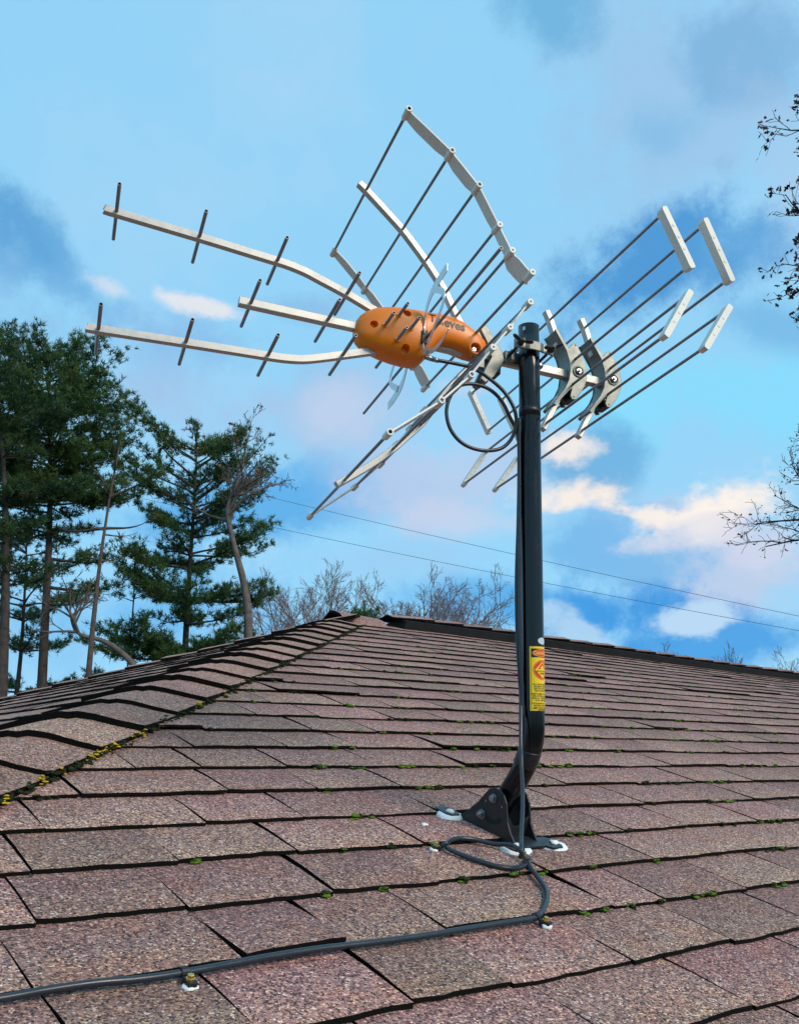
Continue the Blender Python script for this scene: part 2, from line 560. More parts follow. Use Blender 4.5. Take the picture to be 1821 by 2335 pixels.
M['silver'] = simple('silver_sticker', (0.55, 0.62, 0.70), 0.35)
M['bark'] = simple('pine_bark', (0.060, 0.048, 0.043), 0.95, var=0.5, scale=9, bump=1.0, spec=0.2)
M['bark_red'] = simple('reddish_bark', (0.105, 0.072, 0.060), 0.95, var=0.4, scale=9, bump=1.0, spec=0.2)
M['bark_grey'] = simple('grey_bark', (0.13, 0.105, 0.095), 0.95, var=0.4, scale=8, bump=1.0, spec=0.2)
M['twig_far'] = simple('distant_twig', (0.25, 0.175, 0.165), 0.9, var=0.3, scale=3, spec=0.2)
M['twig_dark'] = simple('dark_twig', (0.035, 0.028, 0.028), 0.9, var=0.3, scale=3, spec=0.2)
M['needle'] = needle_material('pine_needles', (0.028, 0.066, 0.024), (0.066, 0.130, 0.040), (0.165, 0.215, 0.060))
M['needle_dark'] = needle_material('dark_pine_needles', (0.018, 0.044, 0.020), (0.042, 0.088, 0.032), (0.105, 0.150, 0.046))
M['leaf'] = simple('dry_oak_leaf', (0.13, 0.055, 0.032), 0.8, var=0.5, scale=2.5, spec=0.2)
M['leaf_tan'] = simple('tan_leaf', (0.26, 0.13, 0.07), 0.8, var=0.4, scale=2.5, spec=0.2)
M['grass'] = simple('grass_ground', (0.055, 0.062, 0.024), 0.95, var=0.5, scale=0.7, spec=0.1)
M['siding'] = simple('white_siding', (0.62, 0.60, 0.56), 0.6, var=0.06, scale=4)
M['wire'] = simple('wire_black', (0.08, 0.10, 0.13), 0.7)

# ------------------------------------------------------------------ ground
g = MB()
g.v += [Vector(p) for p in ((-900, -900, 0), (900, -900, 0), (900, 1800, 0), (-900, 1800, 0))]
g.face((0, 1, 2, 3))
tag(g.build('ground', M['grass']), kind='structure')

# ------------------------------------------------------------------ house roof
# roof frame: local x along the courses, y up the slope, z out of the roof
RYAW, RSL = 0.66865, 0.305726
ROFF = -0.5252
RC = Vector((math.cos(RYAW), math.sin(RYAW), 0))
RN0 = Vector((-math.sin(RYAW), math.cos(RYAW), 0))
RS = RN0 * math.cos(RSL) + Vector((0, 0, math.sin(RSL)))
RN = RC.cross(RS)


def frame_matrix(ex, ey, ez, o):
    return Matrix(((ex.x, ey.x, ez.x, o.x), (ex.y, ey.y, ez.y, o.y), (ex.z, ey.z, ez.z, o.z), (0, 0, 0, 1)))


ROOF = frame_matrix(RC, RS, RN, RN * ROFF + Vector((0, 0, HC)))
R0, REXP = 0.75473, 0.144526
S_RIDGE = R0 + 24 * REXP
NDEV = [0.0005, -0.0006, 0.0041, -0.0147, 0.0666, -0.0342, 0.0201, -0.0672, -0.0074, 0.0226]


def ndev(c, s):
    """the old roof sags a few centimetres towards its far end"""
    c = min(max(c, 0.25), 7.7); s = min(max(s, 0.6), 4.25)
    a, b = (c - 1.3) / 3, (s - 1.2) / 3
    B = (1, a, b, a * a, a * b, b * b, a ** 3, a * a * b, a * b * b, b ** 3)
    return sum(x * y for x, y in zip(NDEV, B))


def crest_c(s):          # hip crest: local x at a given slope position
    return 0.558 + (s - 1.82) / 1.045


def crest_s(c):
    return 1.82 + 1.045 * (c - 0.558)


def rp(c, s, n=0.0):     # roof-local point following the sag
    return Vector((c, s, n + ndev(c, s)))


def rw(c, s, n=0.0):     # the same in the world
    return ROOF @ rp(c, s, n)


C_END, S_EAVE = 10.2, R0 - 7 * REXP
C_APEX = crest_c(S_RIDGE)
house = empty('house', mat=ROOF)
tag(house, 'low house with a brown mossy asphalt shingle hip roof filling the foreground', 'house')

# frame of the hip end (left face), in roof-local coordinates
inv = ROOF.inverted()
ch = RC.copy()
S2 = ch * math.cos(RSL) + Vector((0, 0, math.sin(RSL)))
apex_w = ROOF @ Vector((C_APEX, S_RIDGE, 0))
EX2 = RN0.copy(); EY2 = S2; EZ2 = EX2.cross(EY2)
if EZ2.z < 0: EZ2 = -EZ2
LEFT = inv @ frame_matrix(EX2, EY2, EZ2, apex_w)

# deck: four roof planes as one shell
run = (S_RIDGE - S_EAVE) * math.cos(RSL)
deck = MB()


def wl(p): return inv @ p


down = Vector((0, 0, -1)) * (run * math.tan(RSL))
A0 = apex_w
A1 = ROOF @ Vector((C_END, S_RIDGE, 0))
E0 = ROOF @ Vector((C_APEX, S_EAVE, 0)) - RC * run
E1 = ROOF @ Vector((C_END, S_EAVE, 0))
E2 = A0 + RN0 * run + down - RC * run
E3 = A1 + RN0 * run + down
# front face gridded so that it follows the sag under the shingles
NX, NY = 24, 12
grid = {}
for j in range(NY + 1):
    s = S_EAVE + (S_RIDGE - S_EAVE) * j / NY
    for i in range(NX + 1):
        c = crest_c(s) + (C_END - crest_c(s)) * (i / NX) ** 1.3
        grid[i, j] = len(deck.v); deck.v.append(rp(c, s, -0.004))
for j in range(NY):
    for i in range(NX):
        deck.face((grid[i, j], grid[i + 1, j], grid[i + 1, j + 1], grid[i, j + 1]), 0)
for quad in ((A0, E2, E0), (A1, E3, E2, A0)):
    b = len(deck.v)
    for p in quad: deck.v.append(wl(p) + Vector((0, 0, -0.012)))
    deck.face(list(range(b, b + len(quad))), 0 if len(quad) == 3 else 1)
deck.build('roof_deck', [M['felt'], M['shingle']], house, fix=False)
# walls under the eaves
for a, b_ in ((E0, E1), (E1, E3), (E3, E2), (E2, E0)):
    mid = (E0 + E1 + E2 + E3) / 4
    pa, pb = a + (mid - a).normalized() * 0.6, b_ + (mid - b_).normalized() * 0.6
    z1 = min(a.z, b_.z) - 0.05
    w = MB()
    q = [Vector((pa.x, pa.y, 0)), Vector((pb.x, pb.y, 0)), Vector((pb.x, pb.y, z1)), Vector((pa.x, pa.y, z1))]
    nrm = (q[1] - q[0]).cross(Vector((0, 0, 1))).normalized() * 0.1
    for k in (0, 1):
        for p in q: w.v.append(wl(p - nrm * k))
    for f in ((0, 1, 2, 3), (7, 6, 5, 4), (0, 4, 5, 1), (1, 5, 6, 2), (2, 6, 7, 3), (3, 7, 4, 0)): w.face(f)
    w.build('wall', M['siding'], house)

# shingle tabs -------------------------------------------------
rng = random.Random(7)


def tab_mesh(seed):
    """unit-wide tab: butt edge at y=0, reaching under the next course"""
    r = random.Random(seed)
    b = MB(); nseg = 7
    ln = REXP + 0.022
    xs = [0.0] + [(i + r.uniform(-0.2, 0.2)) / nseg for i in range(1, nseg)] + [1.0]
    yb = [r.uniform(-0.0020, 0.0020) for _ in xs]
    zt = [0.0100 + r.uniform(-0.0007, 0.0010) for _ in xs]
    th = r.uniform(0.0048, 0.0070)
    for i, x in enumerate(xs):
        b.v += [Vector((x, yb[i], zt[i] - th)), Vector((x, yb[i] + 0.0008, zt[i])), Vector((x, ln * 0.55, zt[i] * 0.72 + 0.0005)), Vector((x, ln, 0.0028))]
    for i in range(nseg):
        a, c = 4 * i, 4 * i + 4
        b.face((a, c, c + 1, a + 1), 1)
        b.face((a + 1, c + 1, c + 2, a + 2), 0); b.face((a + 2, c + 2, c + 3, a + 3), 0)
    l = 4 * nseg
    z0 = len(b.v)
    b.v += [Vector((0, ln, -0.002)), Vector((1, ln, -0.002))]
    b.face((0, 1, 2, 3, z0), 1); b.face((l, z0 + 1, l + 3, l + 2, l + 1), 1)
    return b


TABS = [tab_mesh(100 + i) for i in range(12)]
TAB_ME = [t.mesh('shingle', [M['shingle'], M['shingle_edge']]) for t in TABS]
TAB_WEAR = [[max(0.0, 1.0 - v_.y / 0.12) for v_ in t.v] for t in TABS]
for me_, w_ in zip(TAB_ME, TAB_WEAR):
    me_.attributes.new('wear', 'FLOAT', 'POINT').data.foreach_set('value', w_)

KJ = 1.138
JOINTS = {-2: [0.2, 0.42, 0.62, 0.86, 1.07, 1.3], -1: [0.34, 0.55, 0.79, 1.03, 1.28, 1.5], 0: [0.30, 0.45, 0.626, 0.762, 0.967, 1.181, 1.40],
          1: [0.291, 0.50, 0.63, 0.775, 1.012, 1.086, 1.202, 1.414, 1.62], 2: [0.33, 0.495, 0.694, 0.866, 1.08, 1.344, 1.542, 1.75],
          3: [0.36, 0.539, 0.718, 0.941, 1.17, 1.415, 1.614, 1.866], 4: [0.412, 0.636, 0.805, 1.074, 1.24, 1.408, 1.636, 1.879],
          5: [0.499, 0.738, 0.907, 1.093, 1.31, 1.54, 1.777, 2.003, 2.253], 6: [0.63, 0.75, 0.92, 1.13, 1.36, 1.60, 1.86, 2.08, 2.33]}


def project(p):
    q = p - Vector((0, 0, HC))
    fwd = q.y * CP + q.z * SP; up = -q.y * SP + q.z * CP
    if fwd < 0.05: return None
    return PW / 2 + FPX * q.x / fwd, PPY - FPX * up / fwd, fwd


tabs = []
for j in range(-7, 24):
    s = R0 + j * REXP
    c_lo = crest_c(s + REXP + 0.02)
    cs = [c_lo]
    for v in JOINTS.get(j, []):
        if v * KJ > c_lo + 0.05: cs.append(v * KJ)
    while cs[-1] < C_END:
        cs.append(cs[-1] + rng.choice((0.19, 0.21, 0.24, 0.26, 0.29)) * rng.uniform(0.94, 1.06))
    for a, b_ in zip(cs[:-1], cs[1:]):
        g_ = rng.uniform(0.0008, 0.0028)
        a2, b2 = a + g_, b_ - g_
        sk = rng.uniform(-0.004, 0.004)
        ds = rng.uniform(-0.0035, 0.0035)
        lift = rng.uniform(-0.0008, 0.0028) + (0.006 if rng.random() < 0.05 else 0)
        p0, p1, p2 = rp(a2, s + ds + sk, lift), rp(b2, s + ds - sk, lift), rp((a2 + b2) / 2, s + REXP, 0)
        tabs.append((p0, p1, p2, rng.randrange(12)))


def tab_matrix(p0, p1, p2):
    ex = p1 - p0
    ey = p2 - (p0 + p1) / 2; ey -= ex * (ey.dot(ex) / ex.length_squared); ey.normalize()
    ez = ex.normalized().cross(ey)
    return Matrix(((ex.x, ey.x, ez.x, p0.x), (ex.y, ey.y, ez.y, p0.y), (ex.z, ey.z, ez.z, p0.z), (0, 0, 0, 1)))


def tab_size(t):
    w = ROOF @ ((t[0] + t[1]) / 2); pr = project(w)
    if pr is None: return 0
    a, b_ = project(ROOF @ t[0]), project(ROOF @ t[1])
    if a is None or b_ is None: return 0
    if max(a[0], b_[0]) < 0 or min(a[0], b_[0]) > PW or pr[1] > PH + 120: return 0
    c_ = project(ROOF @ t[2])
    return abs(b_[0] - a[0]) * abs(c_[1] - pr[1] + 1)


order = sorted(range(len(tabs)), key=lambda i: -tab_size(tabs[i]))
single = set(order[:295])
rest = []
for i, t in enumerate(tabs):
    mt = tab_matrix(*t[:3])
    if i in single:
        o = bpy.data.objects.new('shingle', TAB_ME[t[3]])
        link(o, house); o.matrix_local = mt
    else:
        rest.append((mt, t[3]))
# hip end courses (seen edge-on)
for j in range(-7, 24):
    s = R0 + j * REXP
    d_ = (S_RIDGE - s - REXP) * math.cos(RSL)
    y = s - S_RIDGE
    x = -d_
    while x < d_ - 0.02:
        x2 = min(x + rng.uniform(0.2, 0.3), d_)
        rest.append((LEFT @ tab_matrix(Vector((x + 0.003, y, rng.uniform(0, 0.003))), Vector((x2 - 0.003, y, rng.uniform(0, 0.003))), Vector(((x + x2) / 2, y + REXP, 0))), rng.randrange(12)))
        x = x2
mb = MB(); tone = []; wear = []
for mt, k in rest:
    b0 = len(mb.v); t = TABS[k]; tn = rng.random()
    for v in t.v: mb.v.append(mt @ v); tone.append(tn)
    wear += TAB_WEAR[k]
    for f, m_, s_ in zip(t.f, t.m, t.s): mb.face([b0 + i for i in f], m_, s_)
o = mb.build('distant_shingles', [M['shingle'], M['shingle_edge']], house, fix=False)
at_ = o.data.attributes.new('tone', 'FLOAT', 'POINT'); at_.data.foreach_set('value', tone)
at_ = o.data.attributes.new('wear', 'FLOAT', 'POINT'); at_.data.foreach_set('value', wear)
tag(o, kind='stuff')

# hip caps: bent shingles lapped up the hip ---------------------------------
HD = Vector((1, 1.045, 0)).normalized()              # along the hip, in the main roof plane
hip_dir_w = (ROOF.to_3x3() @ HD).normalized()
perp_main = (ROOF.to_3x3() @ Vector((HD.y, -HD.x, 0))).normalized()
perp_left = None
n_left = EZ2
perp_left = n_left.cross(hip_dir_w).normalized()
if perp_left.dot(perp_main) > 0: perp_left = -perp_left
n_mid = (RN + n_left).normalized()
R3 = ROOF.to_3x3().inverted()
pm, pl, nm, hd = R3 @ perp_main, R3 @ perp_left, R3 @ n_mid, HD
nl = R3 @ n_left
nmain = Vector((0, 0, 1))


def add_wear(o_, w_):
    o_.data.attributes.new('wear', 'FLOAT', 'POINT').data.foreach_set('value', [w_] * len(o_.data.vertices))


def hip_cap_obj(i, base, hd, pm, pl, na, nb, r, exp=0.206, half=0.168, name='hip_cap'):
    """one cap folded over the hip; base = crest point of its lower edge (roof-local)"""
    b = MB()
    ln = exp + 0.05
    th = r.uniform(0.011, 0.015)
    cols = [(-1.0, 0), (-0.66, 0), (-0.33, 0), (-0.10, 0), (0.0, 0), (0.10, 0), (0.33, 0), (0.66, 0), (1.0, 0)]
    rows = [0.0, 0.5, 1.0]
    jit = [r.uniform(-0.004, 0.004) for _ in cols]
    idx = {}
    for ri, t in enumerate(rows):
        for ci, (a, _) in enumerate(cols):
            lift = 0.030 - 0.016 * t + (0.003 * math.sin(i * 2.1) if t == 0 else 0)
            p = base + hd * (t * ln + (jit[ci] if t == 0 else 0))
            side = pm if a > 0 else pl
            n = na if a > 0 else nb
            wgt = min(abs(a) / 0.15, 1.0)
            nrm = ((na + nb).normalized() * (1 - wgt) + n * wgt).normalized()
            edge = 1 - 0.12 * abs(a)
            p = p + side * (abs(a) * half) + nrm * (lift * edge) - (na + nb).normalized() * (0.010 * (1 - wgt))
            for k in (0, 1):
                idx[ri, ci, k] = len(b.v); b.v.append(p - nrm * (th * (1 + 0.7 * abs(a)) * k))
    nr, nc = len(rows), len(cols)
    for ri in range(nr - 1):
        for ci in range(nc - 1):
            b.face((idx[ri, ci, 0], idx[ri, ci + 1, 0], idx[ri + 1, ci + 1, 0], idx[ri + 1, ci, 0]), 0)
            b.face((idx[ri, ci, 1], idx[ri + 1, ci, 1], idx[ri + 1, ci + 1, 1], idx[ri, ci + 1, 1]), 1)
    for ci in range(nc - 1):
        b.face((idx[0, ci, 0], idx[0, ci, 1], idx[0, ci + 1, 1], idx[0, ci + 1, 0]), 1)
        b.face((idx[nr - 1, ci, 0], idx[nr - 1, ci + 1, 0], idx[nr - 1, ci + 1, 1], idx[nr - 1, ci, 1]), 1)
    for ri in range(nr - 1):
        b.face((idx[ri, 0, 0], idx[ri + 1, 0, 0], idx[ri + 1, 0, 1], idx[ri, 0, 1]), 1)
        b.face((idx[ri, nc - 1, 0], idx[ri, nc - 1, 1], idx[ri + 1, nc - 1, 1], idx[ri + 1, nc - 1, 0]), 1)
    o_ = b.build(name, [M['shingle'], M['shingle_edge']], house)
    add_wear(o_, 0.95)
    return o_


r = random.Random(5)
for i in range(-9, 16):
    c0 = 0.558 + 0.1425 * i
    base = Vector((c0, crest_s(c0), ndev(c0 + 0.1, crest_s(c0)) * 0.6))
    hip_cap_obj(i, base, hd, pm, pl, nmain, nl, r)
# far hip of the end face
hip2_w = (-RC * math.cos(RSL) + RN0 * math.cos(RSL) - Vector((0, 0, math.sin(RSL)))).normalized()
nb_w = (RN0 * math.sin(RSL) + Vector((0, 0, math.cos(RSL)))).normalized()
up2 = -(R3 @ hip2_w)
pl2 = nl.cross(up2).normalized()
nb = R3 @ nb_w
pb = nb.cross(up2).normalized()
mid2 = (nl + nb)
if pl2.dot(R3 @ (-RN0 - RC)) < 0: pl2 = -pl2
if pb.dot(R3 @ (RN0 + RC)) < 0: pb = -pb
for i in range(0, 18):
    base = inv @ (apex_w + hip2_w * (0.12 + 0.206 * (17 - i)))
    hip_cap_obj(i, base, up2, pl2, pb, nl, nb, r, half=0.15)

# ridge: black vent strip with caps
NB = R3 @ nb_w
SB = R3 @ (RN0 * math.cos(RSL) - Vector((0, 0, math.sin(RSL))))     # down the back slope


def ridge_section(c, n, half):
    p = rp(c, S_RIDGE, 0)
    return [p + Vector((0, -half, n)), p + Vector((0, -half * 0.05, n + 0.004)), p + SB * half + NB * n]


v = MB()
prev = None
cvals = [C_APEX + 0.42 + 0.25 * k for k in range(28)]
for c in cvals:
    a = ridge_section(c, 0.056, 0.085); b_ = ridge_section(c, 0.002, 0.085)
    ids = []
    for p in (b_[0], a[0], a[1], a[2], b_[2]): ids.append(len(v.v)); v.v.append(p)
    if prev:
        for k in range(4): v.face((prev[k], ids[k], ids[k + 1], prev[k + 1]), 0)
    else: v.face(ids[::-1], 0)
    prev = ids
v.face(prev, 0)
v.build('ridge_vent', M['vent'], house)
c = C_APEX + 0.34
k = 0
while c < 9.2:
    L_ = 0.30 * r.uniform(0.95, 1.05)
    b = MB(); off = r.uniform(-0.004, 0.004)
    rows = []
    for t, lift in ((0, 0.0), (1, 0.013)):
        cc = c + L_ * t
        top = ridge_section(cc, 0.066 + lift * 1.0 + off * 0.3, 0.060 + off)
        bot = ridge_section(cc, 0.057 + lift + off * 0.3, 0.060 + off)
        ids = []
        for p in (top[0], top[1], top[2], bot[2], bot[1], bot[0]): ids.append(len(b.v)); b.v.append(p)
        rows.append(ids)
    for q in range(6): b.face((rows[0][q], rows[1][q], rows[1][(q + 1) % 6], rows[0][(q + 1) % 6]), 0 if q in (0, 1) else 1)
    b.face(rows[0][::-1], 1); b.face(rows[1], 1)
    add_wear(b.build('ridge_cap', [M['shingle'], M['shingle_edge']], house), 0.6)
    c += 0.235; k += 1

# thick folded caps where the hips meet the ridge
for (c0, ds, n0_, ln, wd, tilt) in ((C_APEX - 0.02, -0.01, 0.034, 0.30, 0.26, 0.06),):
    b = MB(); rows = []
    for t in (0, 0.5, 1):
        cc = c0 + ln * t
        ids = []
        for (y, z) in ((-wd / 2, 0.0), (-0.05, 0.032), (0.0, 0.036), (0.05, 0.030), (wd / 2, -0.06)):
            ids.append(len(b.v)); b.v.append(Vector((cc, S_RIDGE + ds + y, n0_ + z - 0.02 + tilt * (0.5 - t) * 0.3)))
        for (y, z) in ((wd / 2, -0.06), (0.05, 0.030), (0.0, 0.036), (-0.05, 0.032), (-wd / 2, 0.0)):
            ids.append(len(b.v)); b.v.append(Vector((cc, S_RIDGE + ds + y, n0_ + z - 0.034 + tilt * (0.5 - t) * 0.3)))
        rows.append(ids)
    for i in range(2):
        for q in range(10): b.face((rows[i][q], rows[i + 1][q], rows[i + 1][(q + 1) % 10], rows[i][(q + 1) % 10]), 0 if q < 4 else 1)
    b.face(rows[0][::-1], 1); b.face(rows[2], 1)
    add_wear(b.build('ridge_cap', [M['shingle'], M['shingle_edge']], house), 0.6)

# moss along the butt edges ---------------------------------------------------
ico = bmesh.new(); bmesh.ops.create_icosphere(ico, subdivisions=2, radius=1.0)
ICO_V = [v_.co.copy() for v_ in ico.verts]; ICO_F = [[v_.index for v_ in f.verts] for f in ico.faces]; ico.free()


def clump(mb_, p, rx, ry, rz, rr, m=0):
    b0 = len(mb_.v)
    ph = rr.uniform(0, 6.28)
    for q in ICO_V:
        k_ = 1 + 0.20 * math.sin(5 * q.x + ph) * math.cos(4 * q.y - ph) + rr.uniform(-0.16, 0.16)
        mb_.v.append(p + Vector((q.x * rx * k_, q.y * ry * k_, max(q.z, -0.45) * rz * k_)))
    for f in ICO_F: mb_.face([b0 + i for i in f], m, True)


def roof_cs(px, py, n=0.0):
    g_ = ray(px, py); P = g_ * ((ROFF + n) / g_.dot(RN))
    return P.dot(RC), P.dot(RS)


moss = MB(); rr = random.Random(21)
MOSS_PX = [(455, 1975, 20), (738, 1760, 11), (748, 1760, 14), (836, 1757, 13), (820, 1760, 9), (950, 1757, 12), (925, 1756, 8), (1015, 1757, 11), (1072, 1757, 12), (1097, 1756, 8), (1136, 1756, 12),
           (760, 1812, 8), (970, 1806, 12), (995, 1806, 14), (1015, 1806, 10), (830, 1871, 14), (862, 1872, 14), (792, 1946, 9), (1000, 1930, 22), (1072, 2016, 10), (890, 2039, 8), (1030, 2135, 16), (1195, 2008, 20),
           (1236, 1755, 12), (1266, 1754, 14), (1290, 1754, 14), (1305, 1754, 10), (1630, 1789, 14), (1648, 1789, 10), (1640, 1834, 12), (1672, 1836, 12), (1686, 1835, 10), (1757, 1885, 14), (1780, 1883, 16), (1797, 1882, 10),
           (1317, 1914, 18), (1340, 1912, 16), (1362, 1911, 14), (1454, 1905, 13), (1262, 2001, 24), (1372, 1988, 9), (1520, 1975, 12), (1400, 2087, 16), (1350, 2093, 14), (1533, 2069, 16), (1460, 2077, 12),
           (1637, 2056, 12), (1792, 2031, 18), (1815, 2028, 14), (1659, 2055, 10), (1645, 2075, 12), (1715, 1757, 14), (1735, 1757, 14), (1760, 1757, 16), (1790, 1757, 14), (1411, 1717, 12), (1582, 1720, 8), (1259, 1683, 12), (1290, 1683, 8),
           (1345, 1682, 10), (1545, 1691, 12), (1606, 1694, 16), (1622, 1694, 12), (1693, 1696, 14), (1370, 1659, 14), (1548, 1672, 12), (1590, 1675, 18), (1632, 1678, 14), (1748, 1685, 14), (1575, 1655, 14), (1636, 1659, 16), (1728, 1663, 12),
           (1298, 1544, 12), (1318, 1545, 18), (1334, 1546, 10), (1392, 1564, 14), (1468, 1572, 10), (1300, 1568, 12), (1382, 1577, 14), (1308, 1599, 12), (1326, 1600, 12), (1508, 1615, 14), (1509, 1631, 14), (1650, 1612, 12), (1672, 1599, 8),
           (793, 1533, 11), (814, 1533, 10), (916, 1521, 12), (920, 1538, 10), (950, 1475, 7), (773, 1470, 8), (628, 1539, 8), (615, 1548, 8), (990, 1558, 9), (812, 1619, 10), (918, 1598, 9), (935, 1599, 9), (944, 1625, 7), (1095, 1625, 11), (1058, 1652, 8), (1080, 1653, 12),
           (828, 1674, 6), (882, 1676, 14), (777, 1715, 8), (815, 1714, 8), (1040, 1714, 12), (1098, 1716, 10), (1000, 1683, 9)]


def add_moss(c_, s_, size, dark=False, m_=None):
    if c_ < crest_c(s_) + 0.05: return
    for _ in range(max(6, int(size / 0.0026))):
        q = rr.gauss(0, 0.42) * size
        rx = rr.uniform(0.0014, 0.0048) * (1.15 if not dark else 0.9)
        p = rp(c_ + q, s_ - 0.002 + rr.uniform(-0.005, 0.004), 0.0085 + rr.uniform(-0.004, 0.004))
        clump(moss, p, rx * rr.uniform(1.0, 2.4), rx * rr.uniform(0.7, 1.1), rx * rr.uniform(0.35, 0.7), rr, 1 if (dark or rr.random() < 0.35) else 0)


for (px, py, wpx) in MOSS_PX:
    c_, s_ = roof_cs(px, py, 0.008)
    j = round((s_ - R0) / REXP); s_ = R0 + j * REXP
    P = rw(c_, s_); pr_ = project(P)
    add_moss(c_, s_, wpx * pr_[2] / FPX * 0.8)
for _ in range(300):
    j = rr.randrange(2, 23)
    c_ = rr.uniform(0.5, 7.5) if rr.random() < 0.5 else rr.uniform(1.5, 4.5)
    add_moss(c_, R0 + j * REXP, rr.choice((0.008, 0.012, 0.02, 0.03)) * (1 if j > 4 else 0.6), dark=rr.random() < 0.62)
o = moss.build('moss', [M['moss'], M['moss_dark']], None, fix=False)
o.matrix_world = ROOF
tag(o, 'small green moss cushions along the shingle edges', 'moss', kind='stuff')
# moss and lichen in the valley along the hip caps
lich = MB()
for (px, py, wpx, kind) in ((22, 1825, 40, 0), (8, 1838, 20, 0), (105, 1775, 14, 0), (143, 1783, 10, 0), (183, 1760, 12, 0), (230, 1718, 14, 0), (246, 1732, 12, 0), (272, 1712, 30, 0), (288, 1703, 26, 0), (258, 1722, 20, 0), (335, 1681, 14, 0), (350, 1672, 16, 0),
                            (430, 1634, 20, 1), (420, 1643, 18, 1), (480, 1611, 16, 0), (470, 1606, 12, 0), (448, 1626, 14, 1), (300, 1699, 14, 1), (410, 1650, 16, 1), (505, 1600, 14, 1), (540, 1582, 12, 0), (625, 1538, 12, 1), (662, 1517, 14, 1), (700, 1498, 16, 1), (724, 1488, 14, 1), (760, 1470, 16, 1), (810, 1446, 12, 1),
                            (160, 1772, 16, 1), (120, 1795, 14, 1), (210, 1745, 14, 1), (60, 1825, 20, 1)):
    c_, s_ = roof_cs(px, py, 0.02)
    u_ = (Vector((c_, s_, 0)) - Vector((0.558, 1.82, 0))).dot(HD)
    q_ = Vector((0.558, 1.82, 0)) + HD * u_ + Vector((HD.y, -HD.x, 0)) * 0.172
    c_, s_ = q_.x, q_.y
    P = rw(c_, s_); pr_ = project(P)
    sz = wpx * pr_[2] / FPX
    for _ in range(int(5 + sz * 420)):
        rx = rr.uniform(0.0010, 0.0034)
        clump(lich, rp(c_ + rr.gauss(0, 0.30) * sz, s_ + rr.gauss(0, 0.30) * sz, 0.020 + rr.uniform(-0.008, 0.006)), rx * rr.uniform(1, 1.8), rx, rx * 0.5, rr, kind if rr.random() < 0.8 else 1)
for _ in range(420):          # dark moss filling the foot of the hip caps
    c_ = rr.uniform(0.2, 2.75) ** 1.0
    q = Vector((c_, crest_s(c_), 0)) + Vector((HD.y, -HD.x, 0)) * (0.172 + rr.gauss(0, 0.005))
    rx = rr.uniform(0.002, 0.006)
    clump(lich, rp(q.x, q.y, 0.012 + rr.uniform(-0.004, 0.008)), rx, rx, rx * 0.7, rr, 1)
o = lich.build('lichen', [M['lichen'], M['moss_dark']], None, fix=False)
o.matrix_world = ROOF
tag(o, 'yellow lichen and dark moss along the foot of the hip caps', 'lichen', kind='stuff')

# ------------------------------------------------------------------ mast with foot
CM = 1.28645
foot_w = rw(CM, 1.20, 0)
mast = empty('mast', loc=foot_w)
tag(mast, 'black painted bent steel mast carrying the antenna, bolted to the roof', 'mast')
mi = Matrix.Translation(foot_w).inverted()


def to_mast(p): return mi @ p


W0 = Vector((0, 0, HC))
m_top = Vector((0.2602, 1.7465, 0.8665)) + W0
m_low = Vector((0.2505, 1.7582, 0.116)) + W0
axis = (m_top - m_low).normalized()
def on_c(px, py, c_=CM):      # point of the vertical plane the bent mast lies in
    g_ = ray(px, py); return g_ * (c_ / g_.dot(RC)) + W0


low_path = [on_c(*p) for p in ((1143, 1840), (1151, 1826), (1160, 1811), (1169, 1796))]
bend = [on_c(*p) for p in ((1179, 1779), (1191, 1757), (1202, 1735), (1210, 1708), (1214.5, 1680), (1216, 1650))]
path = low_path + bend + [m_low + axis * 0.02, m_low + axis * 0.1, m_low + axis * 0.4, m_top]
path = smooth_path([to_mast(p) for p in path], 3)
mb = MB(); mb.tube(path, 0.021, 28, 0, True, 0.90, 1)
pole = mb.build('pole', [M['blackpaint'], M['rod_in']], mast)
# square hole near the top
AX_RIGHT = axis.cross(Vector((-ray(1205, 800).x, -ray(1205, 800).y, 0)).normalized()).normalized() * -1
AX_FRONT = AX_RIGHT.cross(axis).normalized()
if AX_FRONT.y > 0: AX_FRONT, AX_RIGHT = -AX_FRONT, -AX_RIGHT
if AX_RIGHT.x < 0: AX_RIGHT = -AX_RIGHT


def cyl(u, h, rad, base=m_low):
    """point on the mast: arc length u to the right of the side facing the viewer, height h above m_low"""
    a = u / 0.021
    return to_mast(base + axis * h + (AX_FRONT * math.cos(a) + AX_RIGHT * math.sin(a)) * rad)


def patch(mb_, u0, u1, h0, h1, rad, m=0, n=14):
    rows = []
    for h in (h0, h1):
        ids = []
        for i in range(n + 1):
            ids.append(len(mb_.v)); mb_.v.append(cyl(u0 + (u1 - u0) * i / n, h, rad))
        rows.append(ids)
    for i in range(n): mb_.face((rows[0][i], rows[0][i + 1], rows[1][i + 1], rows[1][i]), m, True)


def disc(mb_, u, h, ru, rh, rad, m=0, n=28, hole=0.0):
    """ellipse (or ring) wrapped on the mast"""
    steps = 6
    prev = None
    for k in range(steps + 1):
        f = hole + (1 - hole) * k / steps
        ids = []
        for i in range(n):
            a = 2 * math.pi * i / n
            ids.append(len(mb_.v)); mb_.v.append(cyl(u + ru * f * math.cos(a), h + rh * f * math.sin(a), rad))
        if prev:
            for i in range(n): mb_.face((prev[i], prev[(i + 1) % n], ids[(i + 1) % n], ids[i]), m, True)
        prev = ids


